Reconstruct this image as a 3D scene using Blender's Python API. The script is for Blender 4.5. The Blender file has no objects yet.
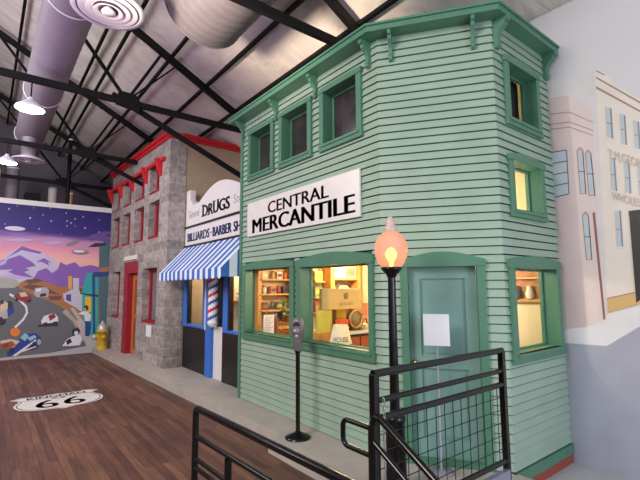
import bpy, bmesh, math, random
from mathutils import Vector, Matrix
random.seed(7)
C = bpy.context.scene.collection
PI = math.pi

# ------------------------------------------------------------------ camera
F_PX, PITCH, ROLL, YAW, EYE = 425.49, 0.1105, -0.0063, 0.6673, 1.72
fw = Vector((math.sin(YAW)*math.cos(PITCH), math.cos(YAW)*math.cos(PITCH), math.sin(PITCH)))
rt = Vector((math.cos(YAW), -math.sin(YAW), 0)); up = rt.cross(fw)
c_, s_ = math.cos(ROLL), math.sin(ROLL)
r2 = rt*c_ + up*s_; u2 = up*c_ - rt*s_
cd = bpy.data.cameras.new('camera'); cam = bpy.data.objects.new('camera', cd); C.objects.link(cam)
m = Matrix.Identity(4)
for i in range(3):
    m[i][0], m[i][1], m[i][2] = r2[i], u2[i], -fw[i]
m[0][3], m[1][3], m[2][3] = 0, 0, EYE
cam.matrix_world = m
cd.sensor_fit = 'HORIZONTAL'; cd.sensor_width = 36; cd.lens = F_PX/640*36
cd.clip_start = .05; cd.clip_end = 200
bpy.context.scene.camera = cam

# ------------------------------------------------------------------ light
w = bpy.data.worlds.new('world'); bpy.context.scene.world = w; w.use_nodes = True
w.node_tree.nodes['Background'].inputs[0].default_value = (.86, .93, 1, 1)
w.node_tree.nodes['Background'].inputs[1].default_value = .9
def area(name, loc, target, size, power, col, sy=None):
    d = bpy.data.lights.new(name, 'AREA'); d.energy = power; d.color = col; d.size = size
    if sy: d.shape = 'RECTANGLE'; d.size_y = sy
    o = bpy.data.objects.new(name, d); C.objects.link(o); o.location = loc
    o.rotation_euler = (Vector(target)-Vector(loc)).to_track_quat('-Z', 'Y').to_euler(); return o
area('added_key_light', (-4.5, 2.5, 5.6), (3.3, 5.0, 2.2), 3.0, 540, (1, .97, .92))  # added key light from the left for the shop front, no actual fixture
area('added_daylight_fill', (2.6, -3.0, 2.2), (3.9, 2.6, 1.2), 2.0, 105, (.74, .88, 1))  # added cool area light, stands in for daylight from behind the camera
area('added_far_fill', (-3.0, 9.5, 5.2), (2.5, 12.5, 1.5), 3.0, 260, (.96, .93, 1))  # added unseen fill for the far buildings and mural
sd = bpy.data.lights.new('added_warm_ceiling_spot', 'SPOT'); sd.energy = 3000; sd.color = (1, .84, .66); sd.spot_size = .82; sd.spot_blend = .9; sd.shadow_soft_size = .4  # added unseen spot that warms the ceiling above the green shop
so_ = bpy.data.objects.new('added_warm_ceiling_spot', sd); C.objects.link(so_); so_.location = (-1.2, 3.4, 3.4); so_.rotation_euler = (Vector((3.2, 4.9, 6.4))-Vector((-1.2, 3.4, 3.4))).to_track_quat('-Z', 'Y').to_euler()
area('ceiling_wash_violet', (-1.5, 6.5, 3.0), (.5, 8.5, 7.0), 1.6, 75, (.76, .52, 1))
sc = bpy.context.scene
sc.view_settings.view_transform = 'Standard'; sc.view_settings.look = 'None'
sc.view_settings.gamma = 1; sc.view_settings.use_curve_mapping = False
sc.view_settings.exposure = 0.0

# ------------------------------------------------------------------ helpers
def s2l(c):
    return tuple(((v/255)/12.92 if v/255 <= .04045 else ((v/255+.055)/1.055)**2.4) for v in c)
MATS = {}
def mat(name, rgb, rough=.6, metal=0, var=.0, vscale=6, bump=0, bscale=30, emit=None, estr=0, spec=.5):
    """principled material with procedural noise variation and bump; rgb in sRGB 0-255"""
    if name in MATS: return MATS[name]
    mt = bpy.data.materials.new(name); mt.use_nodes = True; nt = mt.node_tree; b = nt.nodes['Principled BSDF']
    col = s2l(rgb)
    b.inputs['Base Color'].default_value = (*col, 1); b.inputs['Roughness'].default_value = rough
    b.inputs['Metallic'].default_value = metal; b.inputs['Specular IOR Level'].default_value = spec
    if var or bump:
        tc = nt.nodes.new('ShaderNodeTexCoord')
    if var:
        n = nt.nodes.new('ShaderNodeTexNoise'); n.inputs['Scale'].default_value = vscale; n.inputs['Detail'].default_value = 5
        nt.links.new(tc.outputs['Object'], n.inputs['Vector'])
        r = nt.nodes.new('ShaderNodeValToRGB')
        r.color_ramp.elements[0].position = .3; r.color_ramp.elements[1].position = .7
        r.color_ramp.elements[0].color = (*[max(0, v*(1-var)) for v in col], 1)
        r.color_ramp.elements[1].color = (*[min(1, v*(1+var)) for v in col], 1)
        nt.links.new(n.outputs[0], r.inputs[0]); nt.links.new(r.outputs[0], b.inputs['Base Color'])
    if bump:
        n2 = nt.nodes.new('ShaderNodeTexNoise'); n2.inputs['Scale'].default_value = bscale; n2.inputs['Detail'].default_value = 4
        nt.links.new(tc.outputs['Object'], n2.inputs['Vector'])
        bp = nt.nodes.new('ShaderNodeBump'); bp.inputs['Strength'].default_value = bump; bp.inputs['Distance'].default_value = .02
        nt.links.new(n2.outputs[0], bp.inputs['Height']); nt.links.new(bp.outputs[0], b.inputs['Normal'])
    if emit:
        b.inputs['Emission Color'].default_value = (*s2l(emit), 1); b.inputs['Emission Strength'].default_value = estr
    MATS[name] = mt; return mt

class MB:
    """collects shapes and links them as ONE mesh object"""
    def __init__(s): s.v = []; s.f = []; s.mi = []; s.mats = []; s.smooth = []
    def mid(s, mt):
        if mt not in s.mats: s.mats.append(mt)
        return s.mats.index(mt)
    def add(s, vs, fs, mt, smooth=False):
        o = len(s.v); k = s.mid(mt); s.v += [Vector(p) for p in vs]
        for f in fs: s.f.append([i+o for i in f]); s.mi.append(k); s.smooth.append(smooth)
    def box(s, x0, y0, z0, x1, y1, z1, mt):
        P = [(x, y, z) for z in (z0, z1) for y in (y0, y1) for x in (x0, x1)]
        s.add(P, [(0, 2, 3, 1), (4, 5, 7, 6), (0, 1, 5, 4), (2, 6, 7, 3), (0, 4, 6, 2), (1, 3, 7, 5)], mt)
    def prism(s, bottom, top, mt, smooth=False):
        n = len(bottom)
        s.add(list(bottom)+list(top), [list(range(n))[::-1], list(range(n, 2*n))], mt)
        s.add(list(bottom)+list(top), [(i, (i+1) % n, n+(i+1) % n, n+i) for i in range(n)], mt, smooth)
    def tube(s, pts, r, mt, seg=10, closed=False, rs=None):
        pts = [Vector(p) for p in pts]; rings = []; n = len(pts); prev = None
        for i, p in enumerate(pts):
            a = pts[i-1] if i else (pts[-1] if closed else p); b = pts[i+1] if i < n-1 else (pts[0] if closed else p)
            t = (b-a).normalized()
            if prev is None:
                u = t.orthogonal().normalized()
            else:
                u = (prev - t*prev.dot(t)).normalized()
            prev = u; v = t.cross(u); q = rs[i] if rs else r
            rings.append([p + (u*math.cos(2*PI*k/seg)+v*math.sin(2*PI*k/seg))*q for k in range(seg)])
        V = [q for ring in rings for q in ring]; Fc = []
        for i in range(n-1 if not closed else n):
            j = (i+1) % n
            for k in range(seg):
                Fc.append((i*seg+k, i*seg+(k+1) % seg, j*seg+(k+1) % seg, j*seg+k))
        s.add(V, Fc, mt, True)
        if not closed: s.add(rings[0]+rings[-1], [list(range(seg))[::-1], list(range(seg, 2*seg))], mt)
    def lathe(s, prof, mt, c=(0, 0, 0), seg=20, axis='z', smooth=True, cap=True):
        V = []; Fc = []
        for (r, h) in prof:
            for k in range(seg):
                a = 2*PI*k/seg; x, y = r*math.cos(a), r*math.sin(a)
                p = (x, y, h) if axis == 'z' else ((h, x, y) if axis == 'x' else (x, h, y))
                V.append((p[0]+c[0], p[1]+c[1], p[2]+c[2]))
        n = len(prof)
        for i in range(n-1):
            for k in range(seg): Fc.append((i*seg+k, i*seg+(k+1) % seg, (i+1)*seg+(k+1) % seg, (i+1)*seg+k))
        s.add(V, Fc, mt, smooth)
        if cap: s.add(V[:seg]+V[-seg:], [list(range(seg))[::-1], list(range(seg, 2*seg))], mt)
    def build(s, name, parent=None, loc=None, bevel=0):
        me = bpy.data.meshes.new(name)
        org = Vector(loc) if loc is not None else Vector((0, 0, 0))
        if parent is not None: org = world_loc(parent)
        me.from_pydata([tuple(p-org) for p in s.v], [], s.f)
        for mt in s.mats: me.materials.append(mt)
        for p, k, sm in zip(me.polygons, s.mi, s.smooth): p.material_index = k; p.use_smooth = sm
        bm = bmesh.new(); bm.from_mesh(me); bmesh.ops.recalc_face_normals(bm, faces=bm.faces); bm.to_mesh(me); bm.free()
        o = bpy.data.objects.new(name, me); C.objects.link(o)
        if parent is not None: o.parent = parent
        else: o.location = org
        if bevel:
            bv = o.modifiers.new('bevel', 'BEVEL'); bv.width = bevel; bv.segments = 2; bv.limit_method = 'ANGLE'
        return o
def world_loc(o):
    p = Vector(o.location); q = o.parent
    while q: p += Vector(q.location); q = q.parent
    return p
def tag(o, label, cat, group=None, kind=None):
    o['label'] = label
    if cat: o['category'] = cat
    if group: o['group'] = group
    if kind: o['kind'] = kind
    return o
def thing(name, label, cat, loc, group=None):
    o = bpy.data.objects.new(name, None); o.empty_display_size = .1; C.objects.link(o); o.location = loc
    return tag(o, label, cat, group)
def struct(o): o['kind'] = 'structure'; return o
class Frame:
    """a vertical face: u runs right (as seen from outside), z up, n outward"""
    def __init__(s, O, U, N): s.O = Vector((O[0], O[1], 0)); s.U = Vector((U[0], U[1], 0)); s.N = Vector((N[0], N[1], 0))
    def p(s, u, z, n=0): return s.O + s.U*u + s.N*n + Vector((0, 0, z))
    def box(s, mb, u0, u1, z0, z1, n0, n1, mt):
        mb.prism([s.p(u0, z0, n0), s.p(u1, z0, n0), s.p(u1, z0, n1), s.p(u0, z0, n1)],
                 [s.p(u0, z1, n0), s.p(u1, z1, n0), s.p(u1, z1, n1), s.p(u0, z1, n1)], mt)
    def poly(s, mb, pts, n0, n1, mt):
        mb.prism([s.p(u, z, n0) for u, z in pts], [s.p(u, z, n1) for u, z in pts], mt)
    def quad(s, mb, u0, u1, z0, z1, n, mt):
        mb.add([s.p(u0, z0, n), s.p(u1, z0, n), s.p(u1, z1, n), s.p(u0, z1, n)], [(0, 1, 2, 3)], mt)
def text_shapes(body, bold=0.0, extrude=.0):
    cu = bpy.data.curves.new('lettering', 'FONT'); cu.body = body; cu.size = 1; cu.offset = bold; cu.resolution_u = 3
    o = bpy.data.objects.new('lettering', cu); C.objects.link(o)
    dg = bpy.context.evaluated_depsgraph_get(); dg.update()
    me = bpy.data.meshes.new_from_object(o.evaluated_get(dg))
    V = [Vector(v.co) for v in me.vertices]; Fc = [list(p.vertices) for p in me.polygons]
    C.objects.unlink(o); bpy.data.objects.remove(o); bpy.data.curves.remove(cu); bpy.data.meshes.remove(me)
    return V, Fc
def letters(mb, body, place, u0, u1, z0, z1, mt, bold=0.0, shear=0.0, fat=0.0, fat_n=0):
    """fit text into u0..u1 x z0..z1 ; place(u, z) gives the 3D point"""
    V, Fc = text_shapes(body, bold)
    xa, xb = min(v.x for v in V), max(v.x for v in V); ya, yb = min(v.y for v in V), max(v.y for v in V)
    P = []
    for v in V:
        a = (v.x-xa)/(xb-xa); b = (v.y-ya)/(yb-ya)
        P.append(place(u0+(u1-u0)*a, z0+(z1-z0)*b + shear*a))
    mb.add(P, Fc, mt)
    for k in range(1, fat_n+1):
        for sg in (-1, 1):
            Q = []
            for v in V:
                a = (v.x-xa)/(xb-xa); b = (v.y-ya)/(yb-ya)
                Q.append(place(u0+(u1-u0)*a+sg*fat*k/fat_n, z0+(z1-z0)*b+shear*a))
            mb.add(Q, Fc, mt)
NIGHT_MURAL = [
  ('far_white', [(0.158, 2.173), (0.311, 2.442), (0.51, 2.719), (0.767, 2.896), (0.953, 2.823), (1.237, 2.752), (1.587, 2.511), (1.647, 2.313), (1.555, 2.197), (2.097, 1.828), (1.744, 1.404), (0.373, 1.436), (0.204, 1.44)]),
  ('purple_mtn', [(0.184, 2.438), (0.478, 2.528), (0.736, 2.647), (1.02, 2.464), (1.119, 2.356), (0.759, 2.265), (0.324, 2.229)]),
  ('purple_mtn', [(0.767, 2.896), (0.953, 2.823), (1.237, 2.752), (1.193, 2.694), (0.958, 2.74), (0.773, 2.786), (0.517, 2.611), (0.433, 2.554)]),
  ('purple_mtn', [(1.018, 1.694), (1.07, 1.995), (1.173, 2.218), (1.357, 2.306), (1.508, 2.168), (1.648, 2.284), (1.687, 2.485), (1.84, 2.404), (2.064, 2.497), (2.2, 2.355), (2.46, 2.42), (2.843, 2.34), (2.881, 1.497), (1.258, 1.526)]),
  ('lavender', [(0.334, 2.07), (0.765, 2.156), (1.088, 2.078), (0.775, 1.993), (0.342, 1.937)]),
  ('desert', [(0.716, 1.858), (0.955, 1.995), (1.234, 1.969), (1.825, 1.743), (2.87, 1.737), (2.927, 0.486), (2.019, 0.885), (0.725, 1.696)]),
  ('desert_dark', [(0.868, 1.939), (1.137, 2.023), (1.329, 1.941), (1.009, 1.858)]),
  ('desert_dark', [(1.447, 1.522), (1.787, 1.516), (1.744, 1.404), (1.501, 1.41)]),
  ('road', [(0.181, 1.806), (0.345, 1.884), (0.648, 1.885), (0.791, 1.723), (1.213, 1.499), (1.602, 1.323), (2.063, 0.997), (2.408, 0.234), (2.58, -0.096), (1.584, -0.111), (0.469, -0.127), (0.302, -0.134)]),
  ('road_light', [(0.171, 1.963), (0.378, 2.044), (0.686, 1.993), (0.783, 1.858), (0.656, 1.75), (0.353, 1.752)]),
  ('side_pale', [(0.306, -0.185), (0.465, -0.075), (1.581, -0.056), (2.573, 0.048), (2.222, 0.875), (2.089, 0.995), (2.243, 0.96), (2.704, 0.065), (2.947, 0.044), (2.956, -0.161), (2.686, -0.106), (1.584, -0.111), (0.47, -0.153)]),
  ('side_pale', [(2.468, 0.057), (2.253, 0.759), (2.004, 1.17), (2.105, 1.166), (2.382, 0.752), (2.938, 0.25), (2.958, -0.191), (1.587, -0.165), (1.581, -0.056)]),
  ('purple_mtn', [(0.499, 2.179), (0.754, 2.347), (0.987, 2.242), (0.853, 2.185), (1.091, 2.023), (0.679, 2.101)]),
  ('purple_mtn', [(1.112, 2.467), (1.294, 2.586), (1.493, 2.451), (1.449, 2.365), (1.253, 2.472)]),
  ('far_white', [(1.395, 2.476), (1.567, 2.425), (1.624, 2.284), (1.529, 2.225), (1.451, 2.336)]),
  ('lavender', [(0.311, 2.442), (0.478, 2.528), (0.421, 2.392), (0.317, 2.336)]),
  ('desert', [(1.724, 1.772), (2.489, 1.798), (2.872, 1.707), (2.877, 1.587), (1.829, 1.658)]),
  ('desert_dark', [(0.832, 1.776), (1.009, 1.858), (1.386, 1.774), (1.736, 1.545), (1.252, 1.636)]),
  ('road_light', [(1.811, 1.064), (1.905, 1.145), (2.173, 0.82), (2.408, 0.234), (2.359, 0.18), (2.1, 0.767)]),
  ('white', [(0.577, 1.617), (0.806, 1.453), (0.975, 1.259), (1.008, 1.069), (0.929, 0.884), (0.763, 0.681), (0.718, 0.71), (0.903, 0.939), (0.961, 1.098), (0.931, 1.234), (0.787, 1.399), (0.558, 1.564)]),
  ('red_car', [(0.648, 1.51), (0.752, 1.615), (0.908, 1.64), (1.05, 1.529), (1.079, 1.419), (0.97, 1.341), (0.81, 1.399)]),
  ('cream', [(0.775, 1.615), (0.908, 1.64), (0.982, 1.53), (0.826, 1.506)]),
  ('silver', [(1.114, 1.61), (1.13, 1.748), (1.386, 1.774), (1.462, 1.69), (1.449, 1.494), (1.167, 1.5)]),
  ('dark', [(1.255, 1.581), (1.395, 1.607), (1.4, 1.523), (1.26, 1.498)]),
  ('white', [(1.154, 1.72), (1.27, 1.747), (1.274, 1.664), (1.159, 1.637)]),
  ('dark', [(1.256, 0.731), (1.727, 0.787), (1.733, 0.676), (1.259, 0.677)]),
  ('white', [(1.32, 0.837), (1.383, 0.971), (1.617, 1.044), (1.72, 0.927), (1.727, 0.787), (1.348, 0.753)]),
  ('red_car', [(1.478, 0.966), (1.617, 1.044), (1.671, 0.93), (1.533, 0.826)]),
  ('dark', [(0.661, 1.296), (0.655, 1.25), (0.633, 1.214), (0.6, 1.194), (0.561, 1.196), (0.525, 1.217), (0.499, 1.255), (0.488, 1.301), (0.493, 1.347), (0.515, 1.383), (0.548, 1.403), (0.587, 1.402), (0.623, 1.38), (0.65, 1.342)]),
  ('dark', [(0.535, 0.879), (0.527, 0.828), (0.5, 0.788), (0.458, 0.768), (0.411, 0.771), (0.367, 0.796), (0.335, 0.838), (0.322, 0.89), (0.329, 0.94), (0.356, 0.979), (0.397, 1.0), (0.444, 0.998), (0.489, 0.973), (0.521, 0.93)]),
  ('cream', [(0.382, 1.278), (0.46, 1.407), (0.549, 1.352), (0.547, 1.036), (0.4, 0.99)]),
  ('blue_car', [(0.517, 1.168), (0.661, 1.296), (0.694, 1.109), (0.551, 0.956)]),
  ('silver', [(0.393, 1.095), (0.537, 1.194), (0.573, 0.955), (0.467, 0.934)]),
  ('dark', [(0.356, 1.358), (0.435, 1.461), (0.464, 1.328)]),
  ('blue_car', [(0.585, 0.041), (0.826, 0.36), (0.951, 0.509), (1.222, 0.517), (1.346, 0.372), (1.355, 0.209), (1.247, 0.084), (0.889, 0.038), (0.635, -0.067)]),
  ('glass_blue', [(0.868, 0.409), (0.972, 0.534), (1.067, 0.447), (0.984, 0.32)]),
  ('cream', [(0.438, 0.365), (0.65, 0.4), (0.872, 0.329), (0.749, 0.182), (0.495, 0.127)]),
  ('rust', [(0.443, 0.287), (0.696, 0.344), (0.79, 0.231), (0.581, 0.119), (0.456, 0.08)]),
  ('greenp', [(0.451, 0.157), (0.621, 0.168), (0.67, 0.059), (0.461, 0.002)]),
  ('orange', [(0.858, 0.569), (0.85, 0.518), (0.822, 0.478), (0.779, 0.458), (0.73, 0.462), (0.685, 0.488), (0.652, 0.532), (0.639, 0.584), (0.646, 0.635), (0.674, 0.674), (0.716, 0.694), (0.765, 0.691), (0.811, 0.665), (0.844, 0.622)]),
  ('white', [(0.72, -0.05), (1.231, 0.354), (1.234, 0.3), (0.807, -0.059)]),
  ('silver', [(1.352, 0.263), (1.349, 0.228), (1.338, 0.201), (1.32, 0.187), (1.299, 0.189), (1.28, 0.206), (1.266, 0.236), (1.259, 0.271), (1.262, 0.306), (1.273, 0.333), (1.291, 0.348), (1.311, 0.346), (1.331, 0.329), (1.345, 0.299)]),
  ('dark', [(1.24, 0.192), (1.238, 0.151), (1.227, 0.12), (1.21, 0.103), (1.189, 0.105), (1.17, 0.125), (1.156, 0.159), (1.149, 0.2), (1.151, 0.24), (1.162, 0.272), (1.179, 0.289), (1.199, 0.287), (1.219, 0.267), (1.234, 0.233)]),
  ('white_house', [(1.809, 1.573), (2.027, 1.713), (2.234, 1.654), (2.262, 1.103), (1.844, 1.373)]),
  ('window_purple', [(1.885, 1.543), (2.009, 1.57), (2.021, 1.34), (1.892, 1.401)]),
  ('orange_tower', [(1.907, 2.088), (2.008, 2.089), (2.027, 1.713), (1.926, 1.714)]),
  ('white_house', [(2.036, 2.031), (2.19, 2.032), (2.21, 1.625), (2.057, 1.627)]),
  ('desert_dark', [(2.204, 1.741), (2.709, 1.678), (2.715, 1.559), (2.236, 1.625)]),
  ('turquoise', [(2.288, 1.624), (2.365, 2.181), (2.686, 2.186), (2.772, 0.321), (2.504, 0.399), (2.322, 0.928)]),
  ('yellow_door', [(2.373, 1.477), (2.531, 1.474), (2.552, 1.034), (2.394, 1.04)]),
  ('white_house', [(2.139, 1.51), (2.289, 1.595), (2.316, 1.043), (2.183, 1.135)]),
  ('teal_dark', [(2.675, 3.001), (2.807, 3.131), (3.145, 3.151), (3.284, -0.074), (2.84, 0.024), (2.75, 1.381)]),
  ('dark', [(2.381, 2.955), (2.562, 3.085), (2.864, 3.103), (2.867, 3.042), (2.595, 2.966)]),
  ('canopy_blue', [(2.527, 2.124), (2.576, 2.214), (3.071, 2.223), (3.077, 2.101), (2.61, 2.066), (2.689, 0.385), (2.636, 0.389)]),
  ('desert', [(2.706, 2.337), (3.177, 2.409), (3.183, 2.255), (2.712, 2.217)]),
  ('dark', [(2.237, 1.595), (2.716, 1.53), (2.719, 1.47), (2.239, 1.566)]),
  ('dark', [(0.627, 0.063), (0.706, 0.186), (0.774, 0.128), (0.717, 0.003)]),
  ('dark', [(1.064, 0.101), (1.124, 0.229), (1.219, 0.167), (1.179, 0.063)]),
  ('glass_blue', [(1.024, 0.397), (1.179, 0.466), (1.251, 0.407), (1.097, 0.311)]),
  ('red_car', [(0.487, 0.257), (0.613, 0.298), (0.639, 0.218), (0.513, 0.177)]),
  ('white', [(0.888, 0.064), (1.242, 0.165), (1.244, 0.138), (0.912, 0.023)]),
  ('dark', [(0.696, 1.455), (0.76, 1.481), (0.767, 1.373), (0.699, 1.402)]),
  ('dark', [(0.965, 1.422), (1.055, 1.447), (1.06, 1.365), (0.993, 1.34)]),
  ('dark', [(1.37, 0.78), (1.463, 0.802), (1.467, 0.719), (1.373, 0.725)]),
  ('dark', [(1.606, 0.794), (1.702, 0.817), (1.706, 0.733), (1.609, 0.738)]),
  ('purple_cloud', [(2.264, 3.187), (2.527, 3.265), (2.693, 3.215), (2.479, 3.141)]),
  ('purple_cloud', [(2.575, 3.39), (2.903, 3.476), (3.02, 3.392), (2.689, 3.306)]),
  ('lavender', [(0.317, 3.033), (0.709, 3.113), (1.078, 3.082), (0.671, 3.001)]),
  ('lavender', [(1.176, 3.003), (1.606, 3.086), (1.757, 3.038), (1.417, 2.96)]),
  ('jeans', [(2.406, 0.808), (2.535, 0.831), (2.573, 0.596), (2.533, 0.339), (2.428, 0.347)]),
  ('white', [(2.24, 1.018), (2.367, 1.07), (2.473, 1.037), (2.556, 0.946), (2.538, 0.772), (2.407, 0.779), (2.372, 0.954), (2.216, 0.99)]),
  ('hair', [(2.478, 1.153), (2.473, 1.118), (2.457, 1.09), (2.433, 1.076), (2.405, 1.077), (2.379, 1.093), (2.36, 1.122), (2.352, 1.158), (2.357, 1.193), (2.373, 1.22), (2.397, 1.235), (2.425, 1.235), (2.451, 1.218), (2.47, 1.189)]),
  ('skin', [(2.417, 1.112), (2.414, 1.089), (2.405, 1.071), (2.391, 1.062), (2.375, 1.063), (2.36, 1.073), (2.349, 1.092), (2.344, 1.115), (2.346, 1.137), (2.356, 1.155), (2.37, 1.164), (2.386, 1.164), (2.401, 1.153), (2.412, 1.135)]),
  ('dark', [(2.086, 0.541), (2.209, 0.619), (2.29, 0.528), (2.247, 0.36), (2.098, 0.315)]),
  ('white', [(1.861, 0.111), (1.974, 0.296), (2.12, 0.369), (2.296, 0.413), (2.353, 0.295), (2.311, 0.099), (2.059, 0.093)]),
  ('dark', [(1.952, 0.242), (2.048, 0.318), (2.104, 0.202), (1.983, 0.128)]),
  ('white', [(2.243, 0.446), (2.239, 0.419), (2.226, 0.398), (2.206, 0.387), (2.184, 0.389), (2.163, 0.402), (2.148, 0.425), (2.141, 0.453), (2.145, 0.479), (2.158, 0.5), (2.178, 0.511), (2.2, 0.509), (2.221, 0.496), (2.237, 0.473)]),
  ('ufo_white', [(0.818, 3.368), (0.8, 3.344), (0.749, 3.324), (0.672, 3.311), (0.583, 3.306), (0.494, 3.31), (0.419, 3.323), (0.369, 3.342), (0.352, 3.365), (0.369, 3.388), (0.418, 3.408), (0.493, 3.421), (0.582, 3.427), (0.671, 3.423), (0.748, 3.41), (0.8, 3.391)]),
  ('ufo_grey', [(2.137, 3.131), (2.125, 3.093), (2.072, 3.044), (1.992, 2.996), (1.908, 2.964), (1.841, 2.955), (1.809, 2.971), (1.821, 3.008), (1.873, 3.057), (1.952, 3.104), (2.037, 3.138), (2.105, 3.148)]),
  ('ufo_grey', [(2.415, 2.799), (2.392, 2.765), (2.326, 2.737), (2.232, 2.721), (2.128, 2.721), (2.035, 2.735), (1.97, 2.76), (1.947, 2.793), (1.969, 2.826), (2.032, 2.854), (2.124, 2.87), (2.229, 2.872), (2.324, 2.858), (2.39, 2.832)]),
  ('white', [(2.308, 2.817), (2.287, 2.799), (2.23, 2.786), (2.152, 2.78), (2.074, 2.784), (2.018, 2.796), (1.997, 2.813), (2.017, 2.831), (2.073, 2.845), (2.15, 2.851), (2.228, 2.847), (2.286, 2.835)]),
  ('purple_cloud', [(2.365, 3.284), (2.63, 3.394), (3.026, 3.268), (3.034, 3.082), (2.696, 3.154)]),
  ('white', [(0.392, 3.886), (0.411, 3.896), (0.416, 3.922), (0.424, 3.898), (0.444, 3.892), (0.425, 3.881), (0.42, 3.856), (0.412, 3.88)]),
  ('white', [(0.872, 3.684), (0.895, 3.697), (0.902, 3.727), (0.911, 3.698), (0.936, 3.691), (0.913, 3.679), (0.906, 3.648), (0.896, 3.677)]),
  ('white', [(0.962, 3.977), (0.975, 3.984), (0.979, 4.001), (0.985, 3.985), (0.999, 3.981), (0.985, 3.974), (0.982, 3.956), (0.976, 3.973)]),
  ('white', [(1.336, 4.018), (1.353, 4.028), (1.358, 4.05), (1.365, 4.029), (1.384, 4.024), (1.366, 4.014), (1.361, 3.992), (1.354, 4.013)]),
  ('white', [(0.336, 3.469), (0.35, 3.476), (0.354, 3.495), (0.36, 3.477), (0.375, 3.472), (0.361, 3.465), (0.357, 3.446), (0.351, 3.464)]),
  ('white', [(1.182, 3.8), (1.197, 3.808), (1.202, 3.828), (1.208, 3.809), (1.224, 3.805), (1.209, 3.796), (1.204, 3.777), (1.198, 3.795)]),
  ('white', [(1.105, 3.394), (1.124, 3.404), (1.129, 3.427), (1.137, 3.405), (1.156, 3.398), (1.137, 3.389), (1.132, 3.365), (1.125, 3.388)]),
  ('white', [(1.375, 3.646), (1.396, 3.657), (1.402, 3.683), (1.411, 3.658), (1.433, 3.652), (1.412, 3.641), (1.406, 3.614), (1.397, 3.64)]),
  ('white', [(1.772, 3.683), (1.792, 3.693), (1.798, 3.718), (1.806, 3.694), (1.827, 3.688), (1.807, 3.678), (1.801, 3.653), (1.793, 3.677)]),
  ('white', [(1.782, 3.536), (1.8, 3.545), (1.805, 3.568), (1.813, 3.546), (1.832, 3.541), (1.814, 3.532), (1.808, 3.509), (1.801, 3.531)]),
  ('white', [(1.737, 3.915), (1.755, 3.924), (1.761, 3.947), (1.768, 3.926), (1.787, 3.92), (1.769, 3.911), (1.764, 3.888), (1.756, 3.91)]),
  ('white', [(1.876, 3.633), (1.896, 3.643), (1.902, 3.668), (1.91, 3.644), (1.932, 3.638), (1.911, 3.628), (1.905, 3.603), (1.897, 3.627)]),
  ('white', [(1.974, 3.761), (1.993, 3.77), (1.999, 3.793), (2.006, 3.771), (2.026, 3.766), (2.007, 3.756), (2.002, 3.734), (1.994, 3.755)]),
  ('white', [(1.99, 3.554), (2.005, 3.561), (2.009, 3.579), (2.015, 3.562), (2.031, 3.558), (2.016, 3.55), (2.012, 3.532), (2.006, 3.549)]),
  ('white', [(2.179, 3.84), (2.198, 3.85), (2.204, 3.873), (2.211, 3.851), (2.232, 3.846), (2.212, 3.836), (2.207, 3.813), (2.199, 3.835)]),
  ('white', [(2.24, 3.515), (2.265, 3.527), (2.272, 3.557), (2.282, 3.528), (2.308, 3.521), (2.283, 3.509), (2.276, 3.479), (2.266, 3.507)]),
  ('white', [(2.614, 3.791), (2.632, 3.799), (2.637, 3.821), (2.645, 3.8), (2.663, 3.795), (2.645, 3.787), (2.64, 3.765), (2.633, 3.786)]),
  ('white', [(2.631, 3.425), (2.649, 3.433), (2.654, 3.454), (2.662, 3.434), (2.68, 3.428), (2.662, 3.42), (2.657, 3.399), (2.65, 3.419)]),
  ('white', [(1.649, 3.292), (1.664, 3.299), (1.668, 3.317), (1.674, 3.3), (1.689, 3.295), (1.674, 3.288), (1.67, 3.271), (1.665, 3.288)]),
  ('white', [(0.574, 3.989), (0.586, 3.996), (0.589, 4.011), (0.594, 3.997), (0.606, 3.993), (0.594, 3.987), (0.591, 3.972), (0.586, 3.986)]),
  ('white', [(2.36, 4.163), (2.372, 4.169), (2.375, 4.183), (2.38, 4.17), (2.392, 4.166), (2.381, 4.16), (2.377, 4.146), (2.373, 4.16)]),
  ('white', [(2.746, 4.051), (2.76, 4.058), (2.764, 4.075), (2.77, 4.059), (2.785, 4.055), (2.771, 4.048), (2.766, 4.031), (2.761, 4.047)]),
]
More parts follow.
